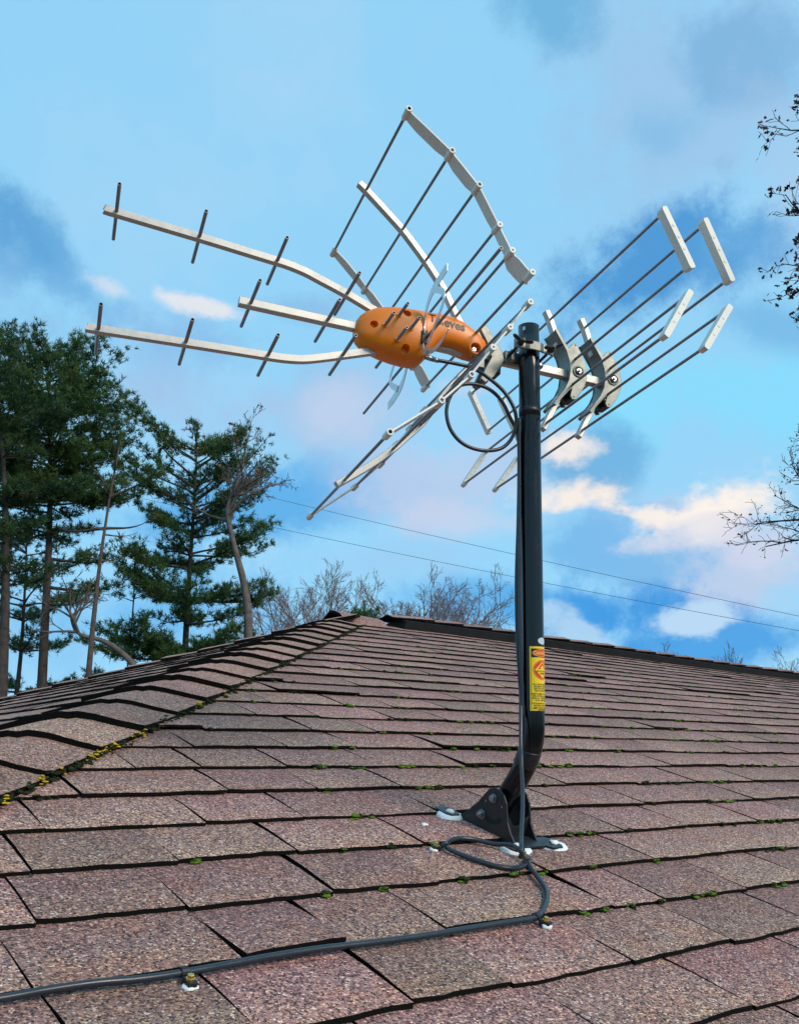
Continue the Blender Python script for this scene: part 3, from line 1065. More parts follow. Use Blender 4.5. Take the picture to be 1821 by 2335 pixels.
def poly_wrap(mb_, pts, rad, m, k=6):
    """convex outline laid on the mast, split finely so that it follows the curve"""
    cx = sum(p[0] for p in pts) / len(pts); cy = sum(p[1] for p in pts) / len(pts)
    for i in range(len(pts)):
        A, B, C = (cx, cy), pts[i], pts[(i + 1) % len(pts)]
        ids = {}
        for u in range(k + 1):
            for w in range(k + 1 - u):
                x = A[0] + (B[0] - A[0]) * u / k + (C[0] - A[0]) * w / k
                y = A[1] + (B[1] - A[1]) * u / k + (C[1] - A[1]) * w / k
                ids[u, w] = len(mb_.v); mb_.v.append(cyl(x, y, rad))
        for u in range(k):
            for w in range(k - u):
                mb_.face((ids[u, w], ids[u + 1, w], ids[u, w + 1]), m, True)
                if u + w < k - 1: mb_.face((ids[u + 1, w], ids[u + 1, w + 1], ids[u, w + 1]), m, True)


b = MB(); patch(b, -0.0125, -0.0065, (m_top - m_low).length - 0.0155, (m_top - m_low).length - 0.008, 0.02115)
b.build('drilled_hole', M['silver'], mast, fix=False)
# warning sticker
def hpx(py): # height above m_low of a picture row on the mast
    g_ = ray(1214, py); P = g_ * (m_low.y / g_.y) + W0
    return (P - m_low).dot(axis)


HT, HB = hpx(1477), hpx(1622)
SU0, SU1 = -0.0062, 0.0445
SC = (SU0 + SU1) / 2
sk = MB(); patch(sk, SU0, SU1, HB, HT, 0.0213)
stick = sk.build('warning_sticker', M['yellow'], mast, fix=False)
b = MB(); patch(b, SU0 + 0.0034, SU1 - 0.0034, HT - 0.0205, HT - 0.0040, 0.02142); b.build('header_panel', M['ink'], stick, fix=False)
b = MB(); disc(b, SC, HT - 0.0122, 0.0205, 0.0072, 0.02156); b.build('header_oval_rim', M['ink_orange'], stick, fix=False)
b = MB(); disc(b, SC, HT - 0.0122, 0.0194, 0.0062, 0.02168); b.build('header_oval', M['red'], stick, fix=False)
text_mesh('lettering', 'DANGER', 0.0088, lambda x, y: cyl(SC + x, HT - 0.0152 + y, 0.0218), M['ink_orange'], stick, bold=0.0004, align='CENTER')
hc = HT - 0.0435
b = MB(); disc(b, SC, hc, 0.0190, 0.0190, 0.02142); b.build('warning_disc', M['red'], stick, fix=False)
b = MB(); disc(b, SC, hc, 0.0180, 0.0180, 0.02152, hole=0.95); b.build('warning_ring', M['ink_orange'], stick, fix=False)
b = MB()
for q in (((-0.0158, 0), (0, 0.0158), (0, 0)), ((0, 0.0158), (0.0158, 0), (0, 0)), ((0.0158, 0), (0, -0.0158), (0, 0)), ((0, -0.0158), (-0.0158, 0), (0, 0))):
    poly_wrap(b, [(SC + x, hc + y) for x, y in q], 0.02166, 0)
b.build('warning_diamond', M['yellow'], stick, fix=False)
b = MB()
for q in (((-0.0108, 0.0015), (-0.0040, 0.0015), (-0.0040, 0.0040), (-0.0075, 0.0040)), ((-0.0085, 0.0046), (-0.0040, 0.0046), (0.0, 0.0090), (0.0, 0.0132)),
          ((0.0108, 0.0015), (0.0040, 0.0015), (0.0040, 0.0040), (0.0075, 0.0040)), ((0.0085, 0.0046), (0.0040, 0.0046), (0.0, 0.0090), (0.0, 0.0132))):
    poly_wrap(b, [(SC + x, hc + y) for x, y in q], 0.0218, 0)
b.build('warning_arrow', M['red'], stick, fix=False)
text_mesh('lettering', 'WATCH FOR\nWIRES', 0.0044, lambda x, y: cyl(SC + x, hc - 0.0042 + y, 0.0219), M['ink'], stick, bold=0.0001, align='CENTER')
for (yy, tx) in ((0.0720, 'YOU CAN BE KILLED IF THIS\nANTENNA COMES NEAR\nELECTRIC POWER LINES\nREAD INSTRUCTIONS'), (0.0895, 'WHEN RAISING OR LOWERING\nTHIS ANTENNA STAY AWAY\nFROM ALL OVERHEAD WIRES\nLOOK AND MEASURE'), (0.1070, 'IT IS DANGEROUS TO INSTALL\nANTENNA NEAR A WIRE\nKEEP TWICE THE HEIGHT\nLIVE IN SAFETY')):
    text_mesh('lettering', tx, 0.0040, (lambda yy: (lambda x, y: cyl(SC + x * 0.82, HT - yy + y, 0.02145)))(yy), M['ink'], stick, bold=0.00012, align='CENTER')
b = MB(); patch(b, SU0 + 0.0022, SU1 - 0.0022, HB + 0.0030, HB + 0.0037, 0.0214); patch(b, SU0 + 0.0022, SU0 + 0.0028, HB + 0.0030, HT - 0.003, 0.0214, n=2)
b.build('sticker_border', M['ink'], stick, fix=False)
b = MB(); disc(b, 0.0205, hpx(1464), 0.0105, 0.0065, 0.0213); b.build('round_sticker', M['silver'], mast, fix=False)
# tape wraps
for (py, hh, rad) in ((950, 0.030, 0.0213),):
    b = MB(); h0 = hpx(py)
    for i, dh in enumerate((0, 0.004)):
        b.tube([to_mast(m_low + axis * (h0 + dh - 0.006)), to_mast(m_low + axis * (h0 + dh + 0.010))], rad + 0.0003 * i, 28)
    b.build('cable_tape', M['tape'], mast)
b = MB()
tp = path[20:25]
b = MB()
pw = [on_c(*p) for p in ((1198, 1744), (1203, 1733), (1207, 1722), (1210, 1711))]
sh = AX_RIGHT * -0.0020 + AX_FRONT * 0.0012
b.tube(smooth_path([to_mast(p + sh) for p in pw], 4), [0.0222 + 0.0004 * math.sin(i * 1.9) for i in range(13)], 28)
b.build('cable_tape', M['tape'], mast)

# foot bracket: two ears joined by a base plate, flanges and sealant
CL, CRR = CM - 0.030, CM + 0.030
EAR = [(1.335, 0.004), (1.318, 0.006), (1.300, 0.017), (1.279, 0.037), (1.262, 0.056), (1.250, 0.074), (1.240, 0.088), (1.227, 0.094), (1.213, 0.094), (1.200, 0.088), (1.190, 0.076), (1.184, 0.060), (1.178, 0.044), (1.166, 0.028), (1.150, 0.014), (1.136, 0.006), (1.120, 0.004), (1.120, 0.001), (1.335, 0.001)]


def rl(c, s, n): return to_mast(ROOF @ Vector((c, s, n)))


def offset_hole_plate(cc, th, name):
    b_ = MB()
    b_.prism(EAR, lambda s, n, k: rl(cc - th / 2 + th * k, s, n))
    return b_.build(name, M['bracket'], mast, bevel=0.0008)


bracket_base = MB()
bracket_base.prism([(CL - 0.001, 1.130), (CRR + 0.001, 1.130), (CRR + 0.001, 1.172), (CM + 0.018, 1.182), (CM, 1.186), (CM - 0.018, 1.182), (CL - 0.001, 1.172)], lambda c, s, k: rl(c, s, 0.012 + 0.004 * k))
bracket_base.build('base_plate', M['bracket'], mast, bevel=0.0006)
b = MB()
b.prism([(CL, 0.004), (CRR, 0.004), (CRR, 0.054), (CM + 0.019, 0.046), (CM + 0.012, 0.037), (CM, 0.033), (CM - 0.012, 0.037), (CM - 0.019, 0.046), (CL, 0.054)], lambda c, n, k: rl(c, 1.182 + 0.004 * k, n))
b.build('web_plate', M['bracket'], mast, bevel=0.0006)
offset_hole_plate(CL, 0.004, 'bracket_ear')
offset_hole_plate(CRR, 0.004, 'bracket_ear')
for (c0, c1, s0, s1) in ((CL - 0.034, CL - 0.001, 1.300, 1.348), (CL - 0.034, CL - 0.001, 1.118, 1.158), (CRR + 0.001, CRR + 0.040, 1.118, 1.170), (CRR + 0.001, CRR + 0.034, 1.300, 1.348)):
    b = MB()
    cm_, sm_ = (c0 + c1) / 2, (s0 + s1) / 2
    pts = []
    for i in range(12):
        a = 2 * math.pi * i / 12
        pts.append((cm_ + (c1 - c0) / 2 * max(-1, min(1, 1.25 * math.cos(a))), sm_ + (s1 - s0) / 2 * max(-1, min(1, 1.25 * math.sin(a)))))
    b.prism(pts, lambda c, s, k: rl(c, s, 0.0125 + 0.0035 * k))
    b.build('flange', M['bracket'], mast, bevel=0.0006)
# bolts and the curved slot on the left ear
for (s, n, rad) in ((1.224, 0.074, 0.0068), (1.246, 0.036, 0.0075)):
    b = MB(); ax = (ROOF.to_3x3() @ Vector((-1, 0, 0)))
    b.lathe(rl(CL - 0.002, s, n), ax, [(0, rad * 1.25), (0.0015, rad * 1.25), (0.0016, rad * 0.98)], 16, 0, False)
    b.lathe(rl(CL - 0.0034, s, n), ax, [(0, rad), (0.0052, rad), (0.0060, rad * 0.86)], 6, 0, False)
    b.lathe(rl(CL - 0.008, s, n), ax, [(0, rad * 0.55), (0.006 if n < 0.05 else 0.002, rad * 0.5)], 10, 0)
    b.build('bolt', M['zinc'], mast)
b = MB()
arc = [(1.2455, 0.046), (1.2415, 0.039), (1.234, 0.0335), (1.224, 0.031), (1.213, 0.032), (1.204, 0.036), (1.197, 0.044)]
b.ribbon([rl(CL - 0.0022, s, n) for s, n in arc], 0.0085, ROOF.to_3x3() @ Vector((1, 0, 0)), 0.0008)
b.build('bracket_slot', M['rod_in'], mast)
b = MB()
for (s, n) in ((1.2425, 0.063), (1.199, 0.066)):
    b.lathe(rl(CL - 0.0021, s, n), ROOF.to_3x3() @ Vector((-1, 0, 0)), [(0, 0.0022), (0.0004, 0.0022)], 8, 0, False)
    b.build('bracket_hole', M['zinc'], mast); b = MB()
# sealant blobs under the flanges
for (c0, s0, rc, rs_, hh) in ((CL - 0.018, 1.316, 0.028, 0.030, 0.0115), (CL - 0.010, 1.136, 0.034, 0.028, 0.0115), (CRR + 0.030, 1.138, 0.036, 0.028, 0.0115), (CRR + 0.016, 1.325, 0.024, 0.024, 0.011)):
    b = MB(); n = 20; rr2 = random.Random(int(c0 * 1000 + s0 * 100))
    rings = []
    wob = [rr2.uniform(0.78, 1.15) for _ in range(n)]
    for (f, h) in ((1.0, 0.0), (0.97, hh * 0.6), (0.80, hh), (0.0, hh)):
        ids = []
        for i in range(n):
            a = 2 * math.pi * i / n; w_ = (wob[i] + wob[i - 1] + wob[(i + 1) % n]) / 3
            ids.append(len(b.v)); b.v.append(rl(c0 + rc * f * w_ * math.cos(a), s0 + rs_ * f * w_ * math.sin(a), 0.002 + h))
        rings.append(ids)
    for k in range(3):
        for i in range(n): b.face((rings[k][i], rings[k][(i + 1) % n], rings[k + 1][(i + 1) % n], rings[k + 1][i]), 0, True)
    b.build('sealant', M['sealant'], mast)
    b = MB(); rr3 = random.Random(int(s0 * 991))
    clump(b, Vector((0, 0, 0)), 0.0090, 0.0085, 0.0045, rr3)
    o = b.build('sealed_screw', M['sealant'], mast, fix=False)
    o.matrix_local = Matrix.Translation(rl(c0, s0, 0.017)) @ ROOF.to_3x3().to_4x4()

# ------------------------------------------------------------------ antenna
AO = Vector((0.33246475, 1.8225, 0.79852916)) + W0
BX = Vector((0.93814438, 0.33969278, -0.06703685)); BY = Vector((-0.34190397, 0.93941537, -0.0245039)); BZ = BX.cross(BY)
ANT = frame_matrix(BX, BY, BZ, AO)
ant = empty('tv_antenna', mat=ANT)
tag(ant, 'large rooftop TV antenna with orange housing, director arms and grid reflectors', 'antenna')
RODS = {'A1': (-0.0246, 0.1181, 0.3985), 'A2': (0.0245, 0.0284, 0.3990), 'A3': (0.0192, -0.0295, 0.3999), 'A4': (-0.0300, -0.1179, 0.4060), 'B1': (0.0584, 0.1190, 0.4000), 'B2': (0.1085, 0.0265, 0.3970), 'B3': (0.1034, -0.0336, 0.3950), 'B4': (0.0524, -0.1184, 0.4009),
        'U1': (-0.9053, 0.1175, 0.0879), 'U2': (-0.7560, 0.1085, 0.0877), 'U3': (-0.6084, 0.0985, 0.0857), 'U4': (-0.4672, 0.0652, 0.0836), 'M1': (-0.6499, -0.0023, 0.0899), 'M2': (-0.5021, -0.0015, 0.0867),
        'L1': (-0.9065, -0.1168, 0.0949), 'L2': (-0.7574, -0.1067, 0.0913), 'L3': (-0.6083, -0.0983, 0.0881), 'L4': (-0.4671, -0.0658, 0.0879),
        'R1': (-0.4437, 0.3047, 0.2435), 'R2': (-0.3625, 0.2373, 0.2544), 'R3': (-0.3091, 0.1813, 0.2581), 'R4': (-0.2625, 0.1205, 0.2478), 'R5': (-0.2372, 0.0744, 0.2501), 'R6': (-0.2030, 0.0329, 0.2624),
        'S1': (-0.4453, -0.3140, 0.2534), 'S2': (-0.3560, -0.2367, 0.2447), 'S3': (-0.3024, -0.1766, 0.2415), 'S4': (-0.2674, -0.1212, 0.2484), 'S5': (-0.2373, -0.0765, 0.2501), 'S6': (-0.2031, -0.0227, 0.2570), 'V': (-0.3105, -0.0074, 0.3624)}
YV = Vector((0, 1, 0))


def rod(key, name, parent, r_=0.003, hole=0.72):
    x, z, h = RODS[key]
    b_ = MB(); b_.tube([(x, -h, z), (x, h, z)], r_, 12, 0, True, hole, 1)
    return b_.build(name, [M['rod'], M['rod_in']], parent)


def arm(pts, height, width, name, parent, mat='arm', sub=4):
    b_ = MB(); p = smooth_path([(x, 0, z) for x, z in pts], sub)
    b_.ribbon(p, height, YV, width)
    o_ = b_.build(name, M[mat], parent, bevel=0.0014)
    return o_


arm([(-0.30, 0.0), (-0.20, 0.0), (-0.05, 0.0), (0.10, 0.0), (0.125, 0.0)], 0.0175, 0.0175, 'boom', ant, sub=1)
ua = arm([(-0.925, 0.1185), (-0.905, 0.1170), (-0.756, 0.1088), (-0.640, 0.1010), (-0.600, 0.0985), (-0.575, 0.0955), (-0.548, 0.0900), (-0.520, 0.0815), (-0.467, 0.0652), (-0.400, 0.0400)], 0.0128, 0.0135, 'director_arm', ant)
ma = arm([(-0.672, -0.0018), (-0.650, -0.0020), (-0.500, -0.0008), (-0.420, 0.0)], 0.0160, 0.0160, 'director_arm', ant, sub=1)
la = arm([(-0.927, -0.1165), (-0.906, -0.1160), (-0.757, -0.1070), (-0.640, -0.1005), (-0.606, -0.0988), (-0.577, -0.0965), (-0.550, -0.0925), (-0.524, -0.0855), (-0.467, -0.0650), (-0.400, -0.0400)], 0.0128, 0.0135, 'director_arm', ant)
for key in ('U1', 'U2', 'U3', 'U4'): rod(key, 'director_rod', ua, 0.0034)
for key in ('M1', 'M2'): rod(key, 'director_rod', ma, 0.0034)
for key in ('L1', 'L2', 'L3', 'L4'): rod(key, 'director_rod', la, 0.0034)

# reflector grids
ra = arm([(-0.460, 0.3165), (-0.4437, 0.3045), (-0.400, 0.2690), (-0.3625, 0.2370), (-0.334, 0.2080), (-0.309, 0.1805), (-0.284, 0.1500), (-0.2625, 0.1200), (-0.238, 0.0760), (-0.205, 0.0250)], 0.0128, 0.0140, 'reflector_arm', ant)
sa = arm([(-0.460, -0.3255), (-0.4453, -0.3140), (-0.400, -0.2780), (-0.3560, -0.2370), (-0.330, -0.2080), (-0.3024, -0.1766), (-0.284, -0.1480), (-0.2674, -0.1212), (-0.2373, -0.0765), (-0.190, -0.0150)], 0.0128, 0.0140, 'reflector_arm', ant)
for pre, parent in (('R', ra), ('S', sa)):
    for k in range(1, 7): rod(pre + str(k), 'reflector_rod', parent, 0.0028)
    sg = 1 if pre == 'R' else -1
    for side in (-1, 1):
        b = MB()
        pts = [(RODS[pre + str(k)][0], RODS[pre + str(k)][1]) for k in range(1, 7)]
        hs = [RODS[pre + str(k)][2] for k in range(1, 7)]
        P = []; Wd = []
        for k in range(5):
            (xa, za), (xb, zb) = pts[k], pts[k + 1]
            ya, yb_ = side * (hs[k] - 0.006), side * (hs[k + 1] - 0.006)
            for t in ((0, 0.12, 0.30, 0.5, 0.75) if k < 4 else (0, 0.12, 0.3, 0.5, 0.75, 1)):
                bow = math.sin(math.pi * t) * 0.004 * sg
                nrm = Vector((zb - za, 0, -(xb - xa))).normalized()
                P.append(Vector((xa + (xb - xa) * t, ya + (yb_ - ya) * t, za + (zb - za) * t)) + nrm * 0.0)
                wmax = (0.026, 0.029, 0.024, 0.024, 0.042)[k]
                wmin = (0.020, 0.022, 0.024, 0.022, 0.024)[k]
                Wd.append(wmin + (wmax - wmin) * (0 if t < 0.1 else 0.5 if t < 0.2 else 1) if t < 1 else 0.030)
        pn = Vector((pts[5][1] - pts[0][1], 0, -(pts[5][0] - pts[0][0]))).normalized()
        P = [p - Vector((0, side * (w_ / 2 - 0.006), 0)) for p, w_ in zip(P, Wd)]
        b.ribbon(P, Wd, pn, 0.0034)
        for k in range(6):
            x, z = pts[k]; h = hs[k]
            b.tube([(x, side * (h - 0.026), z), (x, side * (h - 0.020), z), (x, side * (h + 0.004), z)], [0.0042, 0.0060, 0.0062], 14, 0, True, 0.5 if k in (0, 1, 2) else 0.28, 1 if k == 0 else 0)
        b.build('side_strip', [M['cream'], M['rod_in']], parent, bevel=0.0006)
rod('V', 'long_rod', ant, 0.0030)

# orange housing
SEC = [(-0.4475, -0.004, 0.007, 0.008), (-0.4455, -0.004, 0.016, 0.015), (-0.440, -0.004, 0.026, 0.0235), (-0.428, -0.003, 0.0355, 0.031), (-0.412, -0.001, 0.043, 0.0365), (-0.39, 0.0, 0.049, 0.040), (-0.365, 0.0005, 0.053, 0.042), (-0.340, 0.001, 0.055, 0.0425), (-0.322, 0.002, 0.0555, 0.042), (-0.314, 0.0035, 0.0545, 0.041),
       (-0.313, 0.0035, 0.0540, 0.0405), (-0.304, 0.008, 0.0500, 0.039), (-0.294, 0.016, 0.0440, 0.0365), (-0.284, 0.024, 0.0375, 0.0345), (-0.270, 0.029, 0.0335, 0.033), (-0.250, 0.029, 0.0325, 0.032), (-0.230, 0.025, 0.0320, 0.0315), (-0.212, 0.019, 0.0295, 0.0305), (-0.196, 0.014, 0.0250, 0.029), (-0.182, 0.010, 0.0180, 0.0255), (-0.174, 0.008, 0.0100, 0.018)]


def sec(x):
    for a, b_ in zip(SEC[:-1], SEC[1:]):
        if a[0] <= x <= b_[0]:
            t = (x - a[0]) / (b_[0] - a[0]); return [a[k] + (b_[k] - a[k]) * t for k in range(4)]
    return SEC[-1] if x > SEC[-1][0] else SEC[0]


PEXP = 3.0


def body_y(x, z):
    _, zc, hz, hy = sec(x); q = min(abs((z - zc) / hz), 0.985)
    return hy * (1 - q ** PEXP) ** (1 / PEXP)


def loft(secs, name, parent):
    b_ = MB(); n = 36; rings = []
    for (x, zc, hz, hy) in secs:
        ids = []
        for i in range(n):
            a = 2 * math.pi * i / n
            ca, sa_ = math.cos(a), math.sin(a)
            ids.append(len(b_.v)); b_.v.append(Vector((x, hy * math.copysign(abs(ca) ** (2 / PEXP), ca), zc + hz * math.copysign(abs(sa_) ** (2 / PEXP), sa_))))
        rings.append(ids)
    for k in range(len(rings) - 1):
        for i in range(n): b_.face((rings[k][i], rings[k][(i + 1) % n], rings[k + 1][(i + 1) % n], rings[k + 1][i]), 0, True)
    b_.face(rings[0][::-1], 0, True); b_.face(rings[-1], 0, True)
    return b_.build(name, [M['orange'], M['rod_in']], parent)


def cut_holes(o_, holes):
    """real round sockets in the plastic"""
    for (x, z, rad, dep) in holes:
        y = -body_y(x, z)
        b_ = MB(); b_.tube([(x, y - 0.02, z), (x, y + dep, z)], rad, 20)
        c_ = b_.build('cutter', [M['orange']], None)
        md = o_.modifiers.new('cut', 'BOOLEAN'); md.operation = 'DIFFERENCE'; md.object = c_; md.solver = 'EXACT'
        dg = bpy.context.evaluated_depsgraph_get()
        me = bpy.data.meshes.new_from_object(o_.evaluated_get(dg))
        o_.modifiers.clear(); o_.data = me
        me.set_sharp_from_angle(angle=math.radians(38))
        bpy.data.objects.remove(c_)


front = loft([s for s in SEC if s[0] <= -0.3135], 'front_cover', None)
cut_holes(front, [(-0.418, -0.004, 0.0075, 0.010), (-0.354, 0.0325, 0.0080, 0.012), (-0.352, -0.0400, 0.0080, 0.012)])
front.parent = ant
rear = loft([s for s in SEC if s[0] >= -0.3135], 'rear_housing', None)
cut_holes(rear, [(-0.2035, -0.0010, 0.0105, 0.020)])
rear.parent = ant
for o_ in (front, rear):
    o_.matrix_parent_inverse = Matrix.Identity(4)
# boss ring and bolt at the rear socket
b = MB(); yb0 = -body_y(-0.2035, -0.001)
b.lathe((-0.2035, yb0 + 0.012, -0.001), (0, -1, 0), [(0, 0.0045), (0.007, 0.0045)], 6, 0, False)
b.build('housing_bolt', M['zinc'], rear)
b = MB(); y0 = -body_y(-0.2035, -0.001) - 0.0002
n = 24; rings = []
for (rad, dy) in ((0.0105, 0.004), (0.0107, -0.0015), (0.0118, -0.0028), (0.0138, -0.0022), (0.0155, 0.004)):
    ids = []
    for i in range(n):
        a = 2 * math.pi * i / n; ids.append(len(b.v)); b.v.append(Vector((-0.2035 + rad * math.cos(a), y0 + dy, -0.001 + rad * math.sin(a))))
    rings.append(ids)
for k in range(len(rings) - 1):
    for i in range(n): b.face((rings[k][i], rings[k][(i + 1) % n], rings[k + 1][(i + 1) % n], rings[k + 1][i]), 0, True)
b.build('socket_rim', M['orange'], rear)
# lettering moulded on the side
TXT_S = 0.0275


def txt(x, y):
    X = -0.3095 + x * 0.97; Zz = 0.0285 + y * 0.98 - 0.018 * x
    return Vector((X, -body_y(X, Zz) - 0.0006, Zz))


lt = text_mesh('lettering', 'Televes', TXT_S, txt, M['letters'], rear, bold=0.0007, align='LEFT', space=0.98)
# four short tubes through the front cover
for (x, z, h) in ((-0.3975, -0.0035, 0.090), (-0.3715, 0.0225, 0.090), (-0.3465, 0.0, 0.088), (-0.3710, -0.0275, 0.090)):
    b = MB(); b.tube([(x, -h, z), (x, h, z)], 0.0032, 12, 0, True, 0.72, 1)
    b.build('director_rod', [M['rod'], M['rod_in']], front)
    b = MB(); yy = -body_y(x, z)
    b.lathe((x, yy + 0.002, z), (0, -1, 0), [(0, 0.0062), (0.003, 0.0058), (0.0036, 0.0045)], 16)
    b.build('rod_collar', M['orange'], front)

# polished dipole: two splayed wings on either side
def strap(mb_, yz, wid, x=-0.32, th=0.0016, bow=0.0):
    p = smooth_path([(x + bow * math.sin(math.pi * i / (len(yz) - 1)), y, z) for i, (y, z) in enumerate(yz)], 4)
    n = len(p)
    W_ = [np.interp(i / (n - 1), np.linspace(0, 1, len(wid)), wid) for i in range(n)]
    mb_.ribbon(p, W_, (1, 0, 0), th)


for sy, sz in ((1, 1), (-1, -1)):
    def Q(pts): return [(y * sy, z * sz) for y, z in pts]
    b = MB()
    strap(b, Q([(-0.152, 0.077), (-0.128, 0.0755), (-0.105, 0.072), (-0.078, 0.066), (-0.058, 0.052), (-0.047, 0.033), (-0.040, 0.010), (-0.045, -0.008)]), [0.017, 0.020, 0.022, 0.020, 0.014, 0.011, 0.010, 0.011])
    strap(b, Q([(-0.092, 0.064), (-0.114, 0.050), (-0.134, 0.037), (-0.144, 0.024), (-0.143, 0.010), (-0.130, -0.002), (-0.113, -0.014), (-0.095, -0.027), (-0.077, -0.041), (-0.064, -0.052), (-0.050, -0.046), (-0.044, -0.030)]), [0.014, 0.012, 0.011, 0.010, 0.010, 0.011, 0.012], x=-0.3215)
    strap(b, Q([(-0.060, -0.051), (-0.085, -0.060), (-0.115, -0.061), (-0.145, -0.060), (-0.170, -0.0575)]), [0.009, 0.011, 0.010, 0.006, 0.0015], x=-0.319, bow=0.004)
    b.build('dipole', M['chrome'], ant, bevel=0.0004)
b = MB(); b.box((-0.318, -0.0425, -0.012), (0.012, 0.006, 0.028)); b.build('feed_block', M['plastic'], ant, bevel=0.001)

# clamp of the reflector grids on the boom, behind the housing
b = MB()
b.prism([(-0.192, 0.050), (-0.183, 0.058), (-0.174, 0.056), (-0.158, 0.030), (-0.140, 0.008), (-0.136, -0.010), (-0.158, -0.050), (-0.176, -0.066), (-0.186, -0.060), (-0.176, -0.034), (-0.164, -0.008), (-0.176, 0.024)], lambda x, z, k: (x, 0.010 + 0.014 * k, z))
b.build('reflector_bracket', M['cast'], ant, bevel=0.001)
b = MB()
b.prism([(-0.192, 0.050), (-0.183, 0.058), (-0.174, 0.056), (-0.158, 0.030), (-0.140, 0.008), (-0.136, -0.010), (-0.158, -0.050), (-0.176, -0.066), (-0.186, -0.060), (-0.176, -0.034), (-0.164, -0.008), (-0.176, 0.024)], lambda x, z, k: (x, -0.010 - 0.010 * k, z))
b.build('reflector_bracket', M['cast'], ant, bevel=0.001)
b = MB(); b.box((-0.155, 0.0, -0.024), (0.030, 0.030, 0.030)); b.build('boom_socket', M['plastic'], ant, bevel=0.003)
b = MB(); b.box((-0.187, -0.012, -0.024), (0.016, 0.014, 0.022)); b.build('boom_socket', M['cast'], ant, bevel=0.001)

# rear double reflector for the low band: two bays on the boom
for pre, dx in (('A', 0.0), ('B', 0.0828)):
    br = MB()
    # folded channel of the bracket, bulging backwards
    ctr = [(-0.0215, 0.086), (-0.008, 0.066), (0.006, 0.044), (0.0135, 0.022), (0.0155, 0.0), (0.0130, -0.022), (0.004, -0.044), (-0.009, -0.064), (-0.021, -0.082)]
    P = smooth_path([(x + dx, 0, z) for x, z in ctr], 3)
    br.ribbon(P, 0.0050, YV, 0.040)
    bracket = br.build('bay_bracket', M['cast'], ant, bevel=0.0012)
    cheek = [(-0.019, 0.089), (-0.006, 0.069), (0.008, 0.050), (0.016, 0.062), (0.023, 0.066), (0.031, 0.058), (0.038, 0.042), (0.047, 0.026), (0.053, 0.006), (0.052, -0.012), (0.046, -0.030), (0.036, -0.048), (0.026, -0.062), (0.018, -0.064), (0.013, -0.056), (0.017, -0.040), (0.010, -0.046), (-0.006, -0.066), (-0.019, -0.085), (-0.025, -0.081), (-0.012, -0.061), (0.001, -0.042), (0.010, -0.021), (0.0125, 0.0), (0.0105, 0.021), (0.003, 0.043), (-0.011, 0.064), (-0.025, 0.085)]
    for sy in (-1, 1):
        b = MB(); b.prism([(x + dx, z) for x, z in cheek], lambda x, z, k, sy=sy: (x, sy * (0.0202 + 0.0035 * k), z))
        b.build('cheek_plate', M['cast'], bracket, bevel=0.0009)
    b = MB(); b.box((0.036 + dx, 0, 0.0), (0.016, 0.030, 0.052)); b.build('spacer_block', M['plastic'], bracket, bevel=0.002)
    b = MB(); b.box((0.0245 + dx, 0, 0.051), (0.012, 0.030, 0.016)); b.build('spacer_block', M['plastic'], bracket, bevel=0.002)
    b = MB(); b.box((0.0225 + dx, 0, -0.052), (0.014, 0.030, 0.016)); b.build('spacer_block', M['plastic'], bracket, bevel=0.002)
    b = MB(); b.lathe((0.031 + dx, -0.0242, 0.001), (0, -1, 0), [(0, 0.0128), (0.0016, 0.0124), (0.0018, 0.0100), (0.0006, 0.0098), (0.0005, 0.0)], 22); b.build('bolt_seat', M['cast'], bracket)
    b = MB(); b.lathe((0.031 + dx, -0.0245, 0.001), (0, -1, 0), [(0, 0.0056), (0.0045, 0.0056)], 6, 0, False).lathe((0.031 + dx, -0.0280, 0.001), (0, -1, 0), [(0, 0.003), (0.005, 0.0026)], 10); b.build('bolt', M['zinc'], bracket)
    b = MB(); b.lathe((0.024 + dx, -0.0235, 0.0595), (0, -1, 0), [(0, 0.0018), (0.0006, 0.0018)], 10, 0, False); b.build('rivet', M['plastic'], bracket)
    b = MB(); b.lathe((0.0215 + dx, -0.0235, -0.0575), (0, -1, 0), [(0, 0.0018), (0.0006, 0.0018)], 10, 0, False); b.build('rivet', M['plastic'], bracket)
    (x1, z1, _), (x4, z4, _) = RODS[pre + '1'], RODS[pre + '4']
    arm([(x1 - 0.0095, z1 + 0.0185), (x1, z1), (dx - 0.002, 0.058)], 0.0120, 0.0150, 'bay_arm', ant, sub=1)
    arm([(x4 - 0.0070, z4 - 0.0150), (x4, z4), (dx - 0.003, -0.056)], 0.0120, 0.0150, 'bay_arm', ant, sub=1)
    for k in range(1, 5): rod(pre + str(k), 'bay_rod', ant, 0.0027)
    for (ka, kb) in (('1', '2'), ('3', '4')):
        for side in (-1, 1):
            xa, za, ha = RODS[pre + ka]; xb, zb, hb = RODS[pre + kb]
            pa, pb_ = Vector((xa, side * ha, za)), Vector((xb, side * hb, zb))
            d_ = (pb_ - pa).normalized()
            b = MB(); b.ribbon([pa - d_ * 0.0080, pa - d_ * 0.004, pb_ + d_ * 0.004, pb_ + d_ * 0.0080], [0.0085, 0.0118, 0.0118, 0.0085], YV, 0.0165)
            for (q, hh) in ((pa, ha), (pb_, hb)):
                b.tube([q - Vector((0, side * 0.013, 0)), q - Vector((0, side * 0.004, 0))], 0.0045, 12)
            for t in (0.28, 0.5, 0.72):
                q = pa + (pb_ - pa) * t
                b.lathe(q + Vector((0, -0.0083, 0)), (0, -1, 0), [(0, 0.0026), (0.0006, 0.0024)], 12)
            b.build('end_bar', M['cream'], ant, bevel=0.0012)

